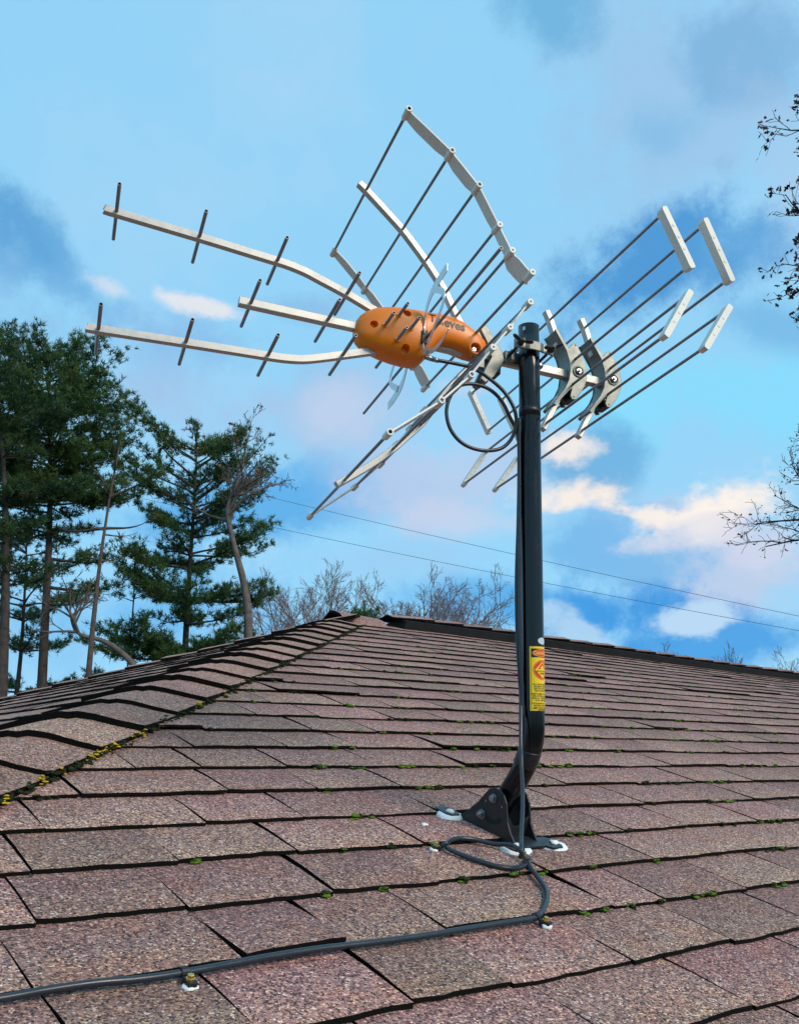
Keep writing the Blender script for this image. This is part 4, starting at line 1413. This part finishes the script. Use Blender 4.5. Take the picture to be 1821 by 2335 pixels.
# mast clamp with wing nuts
mx, my = -0.0965, -0.0475
b = MB()
prof = [(-0.042, 0.004), (-0.034, 0.0), (-0.020, -0.0005), (-0.011, -0.0035), (0.0, -0.0045), (0.011, -0.0035), (0.020, -0.0005), (0.034, 0.0), (0.045, 0.004)]
b.ribbon([(mx + x, my - 0.0225 + y - 0.0005, 0.006) for x, y in prof], 0.0042, (0, 0, 1), 0.019)
clamp = b.build('mast_clamp', M['cast'], ant, bevel=0.001)
b = MB(); b.box((mx - 0.004, -0.0155, 0.0), (0.070, 0.012, 0.026)); b.box((mx - 0.026, -0.026, 0.0), (0.010, 0.016, 0.024)); b.box((mx + 0.022, -0.026, 0.0), (0.010, 0.016, 0.024)); b.build('mast_saddle', M['cast'], clamp, bevel=0.0012)
for sx in (-0.031, 0.036):
    b = MB(); b.tube([(mx + sx, my - 0.042, 0.0065), (mx + sx, 0.012, -0.001)], 0.0031, 10); b.build('stud', M['plastic'], clamp)
    b = MB(); c0 = Vector((mx + sx, my - 0.030, 0.0065))
    b.lathe(c0 + Vector((0, 0.004, 0)), (0, -1, 0), [(0, 0.0072), (0.003, 0.0062), (0.009, 0.0045), (0.010, 0.0035)], 14)
    tw = math.radians(-8 if sx < 0 else 22)
    for sd in (-1, 1):
        pts = []
        for (a, h) in ((0.002, 0.0015), (0.010, 0.0075), (0.017, 0.0105), (0.022, 0.0090), (0.0225, 0.0045), (0.019, 0.0005), (0.010, -0.0025), (0.002, -0.0025)):
            pts.append((a * sd, h))
        b.prism(pts, lambda a, h, k: c0 + Vector((a * math.cos(tw), -0.004 - h * 0.55, a * math.sin(tw) + h * 0.5 + 0.0)) + Vector((0, 0.5, 1)).normalized() * (0.0016 - 0.0032 * k))
    b.build('wing_nut', M['plastic'], clamp, bevel=0.0006)
b = MB(); b.lathe((mx + 0.045, -0.009, 0.003), (0, -1, 0), [(0, 0.0085), (0.003, 0.0080), (0.006, 0.0055), (0.007, 0.002)], 16); b.build('bolt', M['zinc'], clamp)

# ------------------------------------------------------------------ cable
RCAB = 0.0037
cab = []
for p in ((-0.306, -0.030, -0.046), (-0.288, -0.030, -0.0476), (-0.265, -0.030, -0.0464), (-0.239, -0.030, -0.0458), (-0.215, -0.032, -0.0475), (-0.1979, -0.045, -0.0610), (-0.1742, -0.050, -0.0764), (-0.1537, -0.054, -0.0933), (-0.1380, -0.056, -0.1126), (-0.1260, -0.056, -0.1362),
          (-0.1215, -0.050, -0.160), (-0.1270, -0.044, -0.185), (-0.1413, -0.042, -0.2040), (-0.1606, -0.042, -0.2150), (-0.1896, -0.043, -0.2215), (-0.2187, -0.044, -0.2192), (-0.2416, -0.045, -0.2085), (-0.2583, -0.046, -0.1897), (-0.2664, -0.047, -0.1661), (-0.2666, -0.048, -0.1471), (-0.2612, -0.048, -0.1267), (-0.2492, -0.047, -0.1049), (-0.2265, -0.045, -0.0915), (-0.2004, -0.042, -0.0870), (-0.1790, -0.040, -0.0890), (-0.1600, -0.040, -0.0990), (-0.1450, -0.041, -0.1150), (-0.1330, -0.042, -0.1370)):
    cab.append(ANT @ Vector(p))
off_l = AX_RIGHT * -0.0235 + AX_FRONT * 0.010
for t, k in ((0.69, 1.0), (0.60, 1.0), (0.45, 1.12), (0.30, 1.20), (0.15, 1.12), (0.06, 1.02), (0.015, 0.98)):
    cab.append(m_low + axis * (t * 0.75) + off_l * k + AX_RIGHT * (-0.002 * math.sin(t * 9)))
# from the tape straight down to the roof, past the front of the foot
for (px, py, dd) in ((1187, 1690, 1.722), (1188, 1725, 1.706), (1189, 1760, 1.690), (1191, 1800, 1.664), (1191, 1850, 1.624), (1188, 1905, 1.575), (1190, 1950, 1.540)):
    cab.append(at(px, py, dd))
LOOP = [(1.232, 1.090), (1.205, 1.066), (1.166, 1.053), (1.137, 1.061), (1.113, 1.092), (1.097, 1.128), (1.094, 1.151), (1.103, 1.167), (1.128, 1.184), (1.155, 1.189), (1.184, 1.178), (1.207, 1.155), (1.216, 1.124), (1.213, 1.095), (1.195, 1.051), (1.172, 1.007), (1.143, 0.963), (1.106, 0.928), (1.067, 0.901), (1.036, 0.889), (0.996, 0.889), (0.919, 0.887), (0.849, 0.885), (0.784, 0.885), (0.717, 0.887), (0.657, 0.889), (0.591, 0.887), (0.548, 0.884), (0.486, 0.880), (0.436, 0.880), (0.390, 0.885), (0.343, 0.885), (0.297, 0.882), (0.20, 0.88), (0.05, 0.87), (-0.2, 0.86)]
for i, (c_, s_) in enumerate(LOOP):
    hgt = 0.0145
    if i in (12, 13): hgt = 0.024
    if i == 0: hgt = 0.013
    if 16 <= i <= 17: hgt = 0.016
    cab.append(rw(c_, s_, hgt))
cable_root = empty('coaxial_cable', loc=rw(1.0, 0.889, 0.0))
tag(cable_root, 'black coaxial cable looping from the antenna down the mast and across the shingles', 'cable')
ci = cable_root.matrix_basis.inverted()
pth = smooth_path([ci @ p for p in cab], 5)
# the jacket looks thicker where the grounding pair runs together on the roof
i_roof = (28 + 7 + 7) * 5
Rr = [RCAB if i < i_roof else 0.0043 for i in range(len(pth))]
b = MB(); b.tube(pth, Rr, 10); b.build('jacket', M['rubber'], cable_root)
b = MB(); p0 = ci @ cab[0]; p1 = ci @ cab[1]; d_ = (p1 - p0).normalized()
b.tube([p0 - d_ * 0.004, p0 + d_ * 0.014], 0.0052, 6); b.tube([p0 + d_ * 0.014, p0 + d_ * 0.024], 0.0047, 12)
b.build('connector', M['zinc'], cable_root)
# second run of cable down the mast
cab2 = [m_low + axis * (t * 0.75) + AX_RIGHT * (-0.0205 - w_) + AX_FRONT * (0.0165 + w_ * 0.5) for t, w_ in ((0.735, 0.0), (0.66, 0.0005), (0.5, 0.001), (0.35, 0.003), (0.2, 0.0035), (0.08, 0.001), (0.0, 0.0), (-0.04, 0.001))]
b = MB(); b.tube(smooth_path([ci @ p for p in cab2], 5), 0.0036, 10); b.build('jacket', M['rubber'], cable_root)

# cable clips
CLIPS = [(1.094, 1.160, (0.2, 1.0), (-1, 0.15), 'black cable clip at the left end of the cable loop below the mast'),
         (1.214, 1.098, (0.25, -0.97), (0.9, -0.2), 'black cable clip where the loop crosses over beside the mast foot'),
         (1.048, 0.893, (0.95, 0.3), (0.35, -0.9), 'black cable clip at the bend where the cable turns left'),
         (0.486, 0.880, (1.0, 0.0), (0.0, -1.0), 'black cable clip on the long cable run near the bottom left')]
for (c_, s_, along, out_, lab) in CLIPS:
    base = rw(c_, s_, 0.0)
    al = Vector((along[0], along[1], 0)).normalized(); oz = Vector((0, 0, 1)); ou = Vector((out_[0], out_[1], 0)); ou = (ou - al * ou.dot(al)).normalized()
    R_ = ROOF.to_3x3()
    root = empty('cable_clip', loc=base); tag(root, lab, 'cable clip', 'clips holding the roof cable')

    def cl(a, o_, n): return R_ @ (al * a + ou * o_ + oz * n)
    zc = 0.0145 if s_ < 1.09 or s_ > 1.15 else 0.024
    b = MB(); pts = []
    for k in range(9):
        a = math.radians(-20 + 220 * k / 8)
        pts.append(cl(0, math.cos(a) * 0.0056, zc + math.sin(a) * 0.0056))
    b.ribbon([cl(0, 0.024, 0.012), cl(0, 0.012, 0.0125)] + pts, 0.0013, R_ @ al, 0.0085)
    b.build('strap', M['plastic'], root)
    b = MB(); b.box(cl(0, 0.0165, 0.0115), (0.011, 0.017, 0.008), (R_ @ al, R_ @ ou, R_ @ oz)); b.build('clip_base', M['plastic'], root, bevel=0.001)
    b = MB(); b.lathe(cl(0, 0.0165, 0.0155), R_ @ oz, [(0, 0.0052), (0.0015, 0.0052)], 12, 0, False).lathe(cl(0, 0.0165, 0.017), R_ @ oz, [(0, 0.0040), (0.0035, 0.0040), (0.0042, 0.003)], 6, 0, False); b.build('screw', M['brass'], root)
    b = MB(); rr3 = random.Random(int(c_ * 100)); clump(b, Vector((0, 0, 0)), 0.0095, 0.008, 0.0045, rr3)
    o = b.build('sealant', M['sealant'], root, fix=False); o.matrix_local = Matrix.Translation(cl(0, 0.0205, 0.008)) @ R_.to_4x4()
# a crumb of sealant left of the foot
b = MB(); clump(b, Vector((0, 0, 0)), 0.0075, 0.005, 0.003, random.Random(3))
o = b.build('sealant_crumb', M['sealant'], None, fix=False); o.matrix_world = Matrix.Translation(rw(*roof_cs(968, 1880, 0.01), 0.009)) @ ROOF.to_3x3().to_4x4()
tag(o, 'small white crumb of sealant on the shingle left of the mast foot', 'sealant crumb')
#TREES
# ------------------------------------------------------------------ trees
D2F = 1821.0 / 1703.0            # the tree points below were read off a 1703-wide view


def dat(x, y, dist): return at(x * D2F, y * D2F, dist)


class Needles:
    """thin needle blades gathered for one crown (numpy for speed)"""
    def __init__(self, seed):
        self.c, self.d, self.l = [], [], []
        self.rs = np.random.RandomState(seed)

    def add(self, p, d, ln):
        self.c.append(tuple(p)); self.d.append(tuple(d)); self.l.append(ln)

    def build(self, name, mat, parent, inv_, per=11, width=0.011, up=0.35, spread=0.75):
        c = np.repeat(np.array(self.c), per, 0); d = np.repeat(np.array(self.d), per, 0); l = np.repeat(np.array(self.l), per)
        rs = self.rs; n = len(c)
        v = rs.normal(size=(n, 3)) * spread + d * 0.75; v[:, 2] += up
        v /= np.linalg.norm(v, axis=1)[:, None] + 1e-9
        w = np.cross(v, rs.normal(size=(n, 3))); w /= np.linalg.norm(w, axis=1)[:, None] + 1e-9
        l = l * rs.uniform(0.65, 1.15, n)
        base = c + rs.normal(size=(n, 3)) * (l * 0.16)[:, None]
        wid = width * rs.uniform(0.7, 1.4, n)[:, None]
        P = np.stack([base - w * wid, base + w * wid, base + v * l[:, None]], 1).reshape(-1, 3)
        P = P - np.array(inv_)
        me = bpy.data.meshes.new(name)
        me.from_pydata(P.tolist(), [], np.arange(3 * n).reshape(-1, 3).tolist())
        me.materials.append(mat)
        return link(bpy.data.objects.new(name, me), parent)


def rot_dir(d, ang, r_):
    ax = d.orthogonal().normalized(); ax.rotate(__import__('mathutils').Quaternion(d, r_.uniform(0, 6.283)))
    q = d.copy(); q.rotate(__import__('mathutils').Quaternion(ax, ang)); return q


def pine(label, low, high, dist, r0, z_start, lmax, prof, seed, whorls=24, per=4, mat='needle', bark='bark', tuft=0.135, blades=15, gap=0.0, extra=(), side=None, name='pine_tree', group='pine trees behind the hip of the roof', dead=0.0, blade_w=0.0085):
    """low/high: two points of the trunk in the view; z_start.. crown between those fractions of the height"""
    r_ = random.Random(seed)
    a, b_ = dat(*low, dist), dat(*high, dist)
    dv = (b_ - a) / (b_.z - a.z)
    base = a - dv * a.z
    H = b_.z
    root = empty(name, loc=base); tag(root, label, 'tree', group)
    wood = MB(); nd = Needles(seed)

    def tp(z):
        return base + dv * z + Vector((0.10 * math.sin(z * 0.55 + seed), 0.10 * math.cos(z * 0.43 + seed * 2), 0)) * min(1, z / 4)
    zs = np.linspace(0, H, 14)
    wood.tube([tp(z) - base for z in zs], [max(r0 * (1 - 0.93 * (z / H) ** 1.15), 0.018) for z in zs], 9)

    def bough(p0, az, L, rise, thick):
        d = Vector((math.cos(az), math.sin(az), 0))
        n = 7; pts = []
        bend = r_.uniform(-0.25, 0.25); sd = Vector((-d.y, d.x, 0))
        for i in range(n + 1):
            t = i / n
            pts.append(p0 + d * (L * t) + sd * (bend * L * t * t) + Vector((0, 0, L * (rise * t - 0.30 * t * t * (1 - 0.75 * t) + 0.16 * t ** 3) )))
        wood.tube([p - base for p in pts], [max(thick * (1 - 0.85 * i / n), 0.006) for i in range(n + 1)], 5, caps=False)
        bare = r_.random() < dead
        if bare: return
        m = max(6, int(L * 8.5))
        for k in range(m):
            t = 0.28 + 0.72 * (k + r_.random()) / m
            i = min(int(t * n), n - 1); f = t * n - i
            p = pts[i].lerp(pts[i + 1], f); dd = (pts[i + 1] - pts[i]).normalized()
            sgn = 1 if k % 2 else -1
            tl = (0.16 + 0.26 * L * (1 - abs(t - 0.55))) * r_.uniform(0.5, 1.1) * 0.72
            td = (dd * 0.75 + Vector((-dd.y, dd.x, 0)) * sgn * r_.uniform(0.4, 1.0) + Vector((0, 0, r_.uniform(-0.05, 0.35)))).normalized()
            q = p + td * tl
            wood.tube([p - base, q - base], [0.008, 0.004], 3, caps=False)
            for s_ in range(max(2, int(tl / 0.040))):
                u = (s_ + r_.random()) / max(2, int(tl / 0.040))
                if r_.random() < gap: continue
                nd.add(p + td * (tl * (0.25 + 0.75 * u)) + Vector((r_.gauss(0, 0.09), r_.gauss(0, 0.09), r_.gauss(0.03, 0.06))), (td + Vector((r_.gauss(0, .5), r_.gauss(0, .5), r_.gauss(0, .3)))).normalized(), tuft * r_.uniform(0.75, 1.2))
        nd.add(pts[-1], (pts[-1] - pts[-2]).normalized(), tuft)
    for w in range(whorls):
        t = (w + r_.uniform(-0.35, 0.35)) / whorls
        z = H * (z_start + (0.985 - z_start) * max(0, min(1, t)))
        az0 = r_.uniform(0, 6.28)
        L0 = lmax * np.interp(max(0, min(1, t)), [p[0] for p in prof], [p[1] for p in prof])
        for k in range(per):
            az = az0 + 6.283 * k / per + r_.uniform(-0.7, 0.7); z += H * r_.uniform(-0.012, 0.012)
            if side is not None and math.cos(az - side[0]) < side[1]: continue
            bough(tp(z), az, L0 * r_.uniform(0.35, 1.2), 0.08 + 0.55 * max(0, t) ** 2 + r_.uniform(-0.16, 0.18), 0.012 + 0.010 * L0)
    for (z, az, L, rise) in extra:
        bough(tp(z * H), az, L, rise, 0.02 + 0.016 * L)
    # leader
    for k in range(6): nd.add(tp(H - 0.06 * k), Vector((0, 0, 1)), tuft)
    wood.build('trunk', M[bark], root, fix=False)
    nd.build('crown', M[mat], root, base, per=blades, width=blade_w)
    return root


CROWN_A = [(0, 0.55), (0.12, 0.8), (0.3, 0.75), (0.45, 0.95), (0.62, 1.0), (0.8, 0.75), (0.93, 0.42), (1, 0.16)]
CROWN_E = [(0, 0.95), (0.15, 1.0), (0.3, 0.7), (0.45, 0.9), (0.6, 0.65), (0.78, 0.8), (0.92, 0.62), (1, 0.4)]
pine('tall dense pine with a straight trunk left of the leaning bare trunk, topmost crown', (96, 1470), (104, 735), 20, 0.15, 0.64, 2.05, CROWN_A, 3, whorls=21, per=6, blades=15, tuft=0.135, gap=0.05,
     extra=((0.60, 0.3, 1.3, 0.0), (0.57, 2.4, 1.4, 0.0), (0.55, 0.1, 1.5, -0.05), (0.52, -0.3, 1.2, 0.0)))
pine('dark pine with a thick trunk at the left edge of the view', (4, 1380), (-4, 770), 17.5, 0.16, 0.60, 1.25, CROWN_A, 4, whorls=13, per=5, mat='needle_dark', blades=15, tuft=0.135, gap=0.07)
pine('slim dark pine between the two thick left trunks, low dense boughs', (22, 1500), (66, 1105), 24, 0.11, 0.30, 2.2, [(0, 1), (0.5, 0.9), (0.8, 0.7), (1, 0.2)], 5, whorls=9, per=4, mat='needle_dark', blades=15, gap=0.2)
pine('layered pine with a forked top standing behind the middle of the hip', (402, 1400), (412, 905), 21, 0.13, 0.42, 2.1, CROWN_E, 8, whorls=15, per=6, gap=0.07, blades=15,
     extra=((0.80, 0.15, 1.8, 0.75), (0.83, 0.45, 1.6, 0.95), (0.78, -0.2, 1.6, 0.62), (0.62, 0.1, 1.9, 0.05), (0.86, 2.9, 1.3, 0.7), (0.90, 0.2, 1.0, 0.9), (0.88, 3.3, 1.0, 0.9)))
pine('leaning reddish pine trunk with few needles right of the tall pine', (188, 1466), (266, 925), 17, 0.095, 0.66, 0.8, [(0, 0.7), (0.5, 1.0), (0.8, 0.8), (1, 0.2)], 13, whorls=5, per=2, bark='bark_red', gap=0.2, dead=0.5,
     extra=((0.80, 0.2, 0.8, 0.1), (0.80, 3.0, 1.0, 0.0), (0.865, 0.1, 0.9, 0.5)))
pine('thin young pine in front of the layered pine, sparse needles', (268, 1368), (284, 1180), 23, 0.055, 0.42, 1.0, [(0, 1), (1, 0.3)], 17, whorls=8, per=3, gap=0.3, dead=0.2)
pine('small green pine top showing above the roof peak', (782, 1335), (782, 1284), 34, 0.09, 0.62, 1.0, [(0, 1), (0.6, 0.8), (1, 0.35)], 19, whorls=8, per=6, name='pine_tree')


def bare_tree(label, low, high, dist, r0, seed, levels=4, spread=0.62, mat='bark_grey', twig=0.007, leaf=None, leaf_n=0, leaf_size=0.07, group=None, kids=(5, 6, 6, 5), lens=(0.55, 0.52, 0.5, 0.45), start=0.35, upward=0.25, name='bare_tree', path=None, keep=None, first=None, sides=(8, 5, 4, 3, 3)):
    r_ = random.Random(seed)
    if path:
        P0 = [dat(*p, dist) for p in path]
        lo = P0[0]; d0 = (P0[1] - P0[0]); d0 = d0 / d0.z
        base = lo - d0 * lo.z
        pts0 = [base] + smooth_path(P0, 3)
    else:
        a, b_ = dat(*low, dist), dat(*high, dist)
        dv = (b_ - a) / (b_.z - a.z); base = a - dv * a.z
        n = 9
        pts0 = [base + dv * (b_.z * i / n) + Vector((r_.gauss(0, 0.05), r_.gauss(0, 0.05), 0)) * (b_.z * 0.12 if 0 < i else 0) for i in range(n + 1)]
    root = empty(name, loc=base); tag(root, label, 'tree', group)
    wood = MB(); leaves = MB()

    def grow(pts, rad, lev, L):
        n = len(pts)
        wood.tube([p - base for p in pts], [max(rad * (1 - 0.75 * i / (n - 1)), twig) for i in range(n)], sides[min(lev, len(sides) - 1)], caps=False)
        if lev >= levels:
            if leaf and r_.random() < leaf_n:
                for _ in range(r_.choice((1, 2, 2, 3))):
                    q = pts[-1].lerp(pts[-2], r_.random()) + Vector((r_.gauss(0, 0.03), r_.gauss(0, 0.03), r_.gauss(0, 0.03)))
                    ax = Vector((r_.gauss(0, 1), r_.gauss(0, 1), r_.gauss(0, 1))).normalized(); s_ = ax.orthogonal().normalized(); s_.rotate(__import__('mathutils').Quaternion(ax, r_.uniform(0, 6.28)))
                    z_ = ax.cross(s_); b0 = len(leaves.v); ls = leaf_size * r_.uniform(0.6, 1.2)
                    # lobed leaf, cupped
                    out = [(0, 0, 0), (0.22, 0.30, 0.06), (0.12, 0.42, 0.0), (0.34, 0.62, 0.10), (0.14, 0.72, 0.02), (0, 1.0, 0.12), (-0.14, 0.72, 0.02), (-0.34, 0.62, 0.10), (-0.12, 0.42, 0.0), (-0.22, 0.30, 0.06)]
                    for (u, v_, w_) in out: leaves.v.append(q - base + s_ * (u * ls) + ax * (v_ * ls) + z_ * (w_ * ls))
                    leaves.face((b0, b0 + 1, b0 + 2, b0 + 8, b0 + 9)); leaves.face((b0 + 2, b0 + 3, b0 + 4, b0 + 6, b0 + 7, b0 + 8)); leaves.face((b0 + 4, b0 + 5, b0 + 6))
            return
        k = kids[min(lev, len(kids) - 1)]
        for c_ in range(k):
            t = start + (1 - start) * (c_ + r_.uniform(0.1, 0.9)) / k if lev == 0 else 0.22 + 0.78 * (c_ + r_.uniform(0.1, 0.9)) / k
            i = min(int(t * (n - 1)), n - 2); f = t * (n - 1) - i
            p = pts[i].lerp(pts[i + 1], f); d = (pts[i + 1] - pts[i]).normalized()
            dd = rot_dir(d, r_.uniform(spread * 0.7, spread * 1.5), r_); dd = (dd + Vector((0, 0, upward))).normalized()
            if lev == 0 and first is not None and dd.dot(Vector(first[0])) < first[1]:
                dd = (dd + Vector(first[0]) * 1.0).normalized()
            Lc = L * lens[min(lev, len(lens) - 1)] * r_.uniform(0.7, 1.25) * (1.15 - 0.45 * t)
            m = 5 if lev < 2 else 4
            q = [p]; cur = dd
            for _ in range(m):
                cur = (cur + Vector((r_.gauss(0, 0.17), r_.gauss(0, 0.17), r_.gauss(0, 0.15) + upward * 0.15))).normalized()
                q.append(q[-1] + cur * (Lc / m))
            if keep is not None and lev == 1 and not keep(q[-1]): continue
            grow(q, rad * (0.62 - 0.12 * lev * 0.3) * (1.1 - 0.6 * t), lev + 1, Lc)
    Ltot = sum((pts0[i + 1] - pts0[i]).length for i in range(len(pts0) - 1))
    grow(pts0, r0, 0, min(Ltot, 9.0))
    wood.build('branches', M[mat], root, fix=False)
    if leaves.v: leaves.build('leaves', M[leaf], root, fix=False)
    return root


bare_tree('nearly bare oak with bent trunk and few brown leaves, right of the layered pine', None, None, 19.5, 0.10, 31, levels=4, spread=0.66, mat='bark_grey', leaf='leaf_tan', leaf_n=0.06, leaf_size=0.12, kids=(9, 5, 4, 3), lens=(0.20, 0.5, 0.5, 0.5), start=0.58, upward=0.10,
          path=((529, 1370), (528, 1300), (519, 1240), (506, 1190), (492, 1135), (484, 1095), (490, 1065), (502, 1040)), twig=0.006)
bare_tree('dead curved limb leaning left above the hip edge', None, None, 18, 0.075, 37, levels=3, mat='bark_grey', kids=(8, 4, 4), lens=(0.14, 0.45, 0.5), start=0.72, upward=0.05, path=((302, 1450), (282, 1415), (250, 1385), (215, 1365), (178, 1357), (158, 1340), (150, 1310)), twig=0.006, name='dead_tree')
FARG = 'bare trees showing over the roof ridge'
for i, (x, y, sp, dist, lab) in enumerate(((590, 1352, 0.55, 40, 'bare tree beside the bent oak, lowest at the hip edge'), (640, 1350, 0.55, 43, 'bare grey tree a little right of the bent oak'), (690, 1352, 0.5, 45, 'bare grey tree left of the roof peak, upright fine twigs'), (742, 1356, 0.5, 46, 'bare grey tree directly above the left end of the peak'),
                                            (812, 1368, 0.6, 44, 'low bare tree just behind the small green pine top'), (866, 1362, 0.6, 42, 'bare tree with pale twigs right of the roof peak'), (922, 1362, 0.6, 41, 'bare tree between the pale twigs and the spreading tree'), (975, 1354, 0.72, 38, 'spreading bare tree halfway between the peak and the mast'), (1022, 1376, 0.6, 48, 'small bare tree close to the left side of the mast'))):
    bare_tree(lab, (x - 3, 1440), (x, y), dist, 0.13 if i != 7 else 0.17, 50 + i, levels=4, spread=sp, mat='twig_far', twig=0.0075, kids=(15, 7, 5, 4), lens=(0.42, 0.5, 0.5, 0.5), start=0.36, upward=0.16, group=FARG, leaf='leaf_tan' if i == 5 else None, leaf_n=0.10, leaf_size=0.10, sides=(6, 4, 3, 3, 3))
for i, (x, y, lab) in enumerate(((1437, 1472, 'leftmost of the three low bare treetops over the right ridge'), (1545, 1482, 'middle of the three low bare treetops over the right ridge'), (1690, 1484, 'rightmost of the three low bare treetops over the right ridge'))):
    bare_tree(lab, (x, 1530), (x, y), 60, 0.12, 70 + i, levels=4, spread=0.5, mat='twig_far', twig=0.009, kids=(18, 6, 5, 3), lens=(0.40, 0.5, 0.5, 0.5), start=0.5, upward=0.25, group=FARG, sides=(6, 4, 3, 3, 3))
# the oak and the twiggy tree at the right edge
bare_tree('oak with clusters of dry brown leaves at the upper right edge', None, None, 9.5, 0.10, 91, levels=4, spread=0.6, mat='twig_dark', leaf='leaf', leaf_n=0.9, leaf_size=0.09, kids=(36, 6, 5, 3), lens=(0.17, 0.55, 0.5, 0.5), start=0.44, upward=0.10, first=((-1, 0, 0.15), 0.35), name='oak_tree',
          path=((2030, 1500), (2025, 1000), (1995, 740), (1968, 500), (1955, 350), (1945, 250)), twig=0.0028)
bare_tree('twiggy bush-like tree reaching in at the right edge below the oak', None, None, 8.5, 0.05, 97, levels=4, spread=0.7, mat='twig_dark', leaf='leaf', leaf_n=0.30, leaf_size=0.038, kids=(13, 5, 5, 4), lens=(0.21, 0.5, 0.5, 0.5), start=0.60, upward=0.03, first=((-1, 0, 0.1), 0.4), name='twiggy_tree',
          path=((1955, 1560), (1940, 1380), (1920, 1220), (1890, 1100), (1865, 1030)), twig=0.0024)

# ------------------------------------------------------------------ power lines
for (pa, pb_, lab) in (((260, 982, 36), (1703, 1314, 30), 'upper thin power line crossing the sky behind the mast'), ((300, 1062, 36), (1703, 1345, 30), 'lower thin power line crossing the sky behind the mast')):
    a, b_ = dat(*pa), dat(*pb_)
    d_ = b_ - a; pts = []
    for i in range(41):
        t = -0.8 + 2.6 * i / 40
        pts.append(a + d_ * t + Vector((0, 0, 0.55 * (t - 0.5) ** 2 - 0.14)))
    b = MB(); b.tube([p - pts[0] for p in pts], 0.008, 5)
    o = b.build('power_line', M['wire'], None); o.location = pts[0]
    tag(o, lab, 'power line', 'power lines')
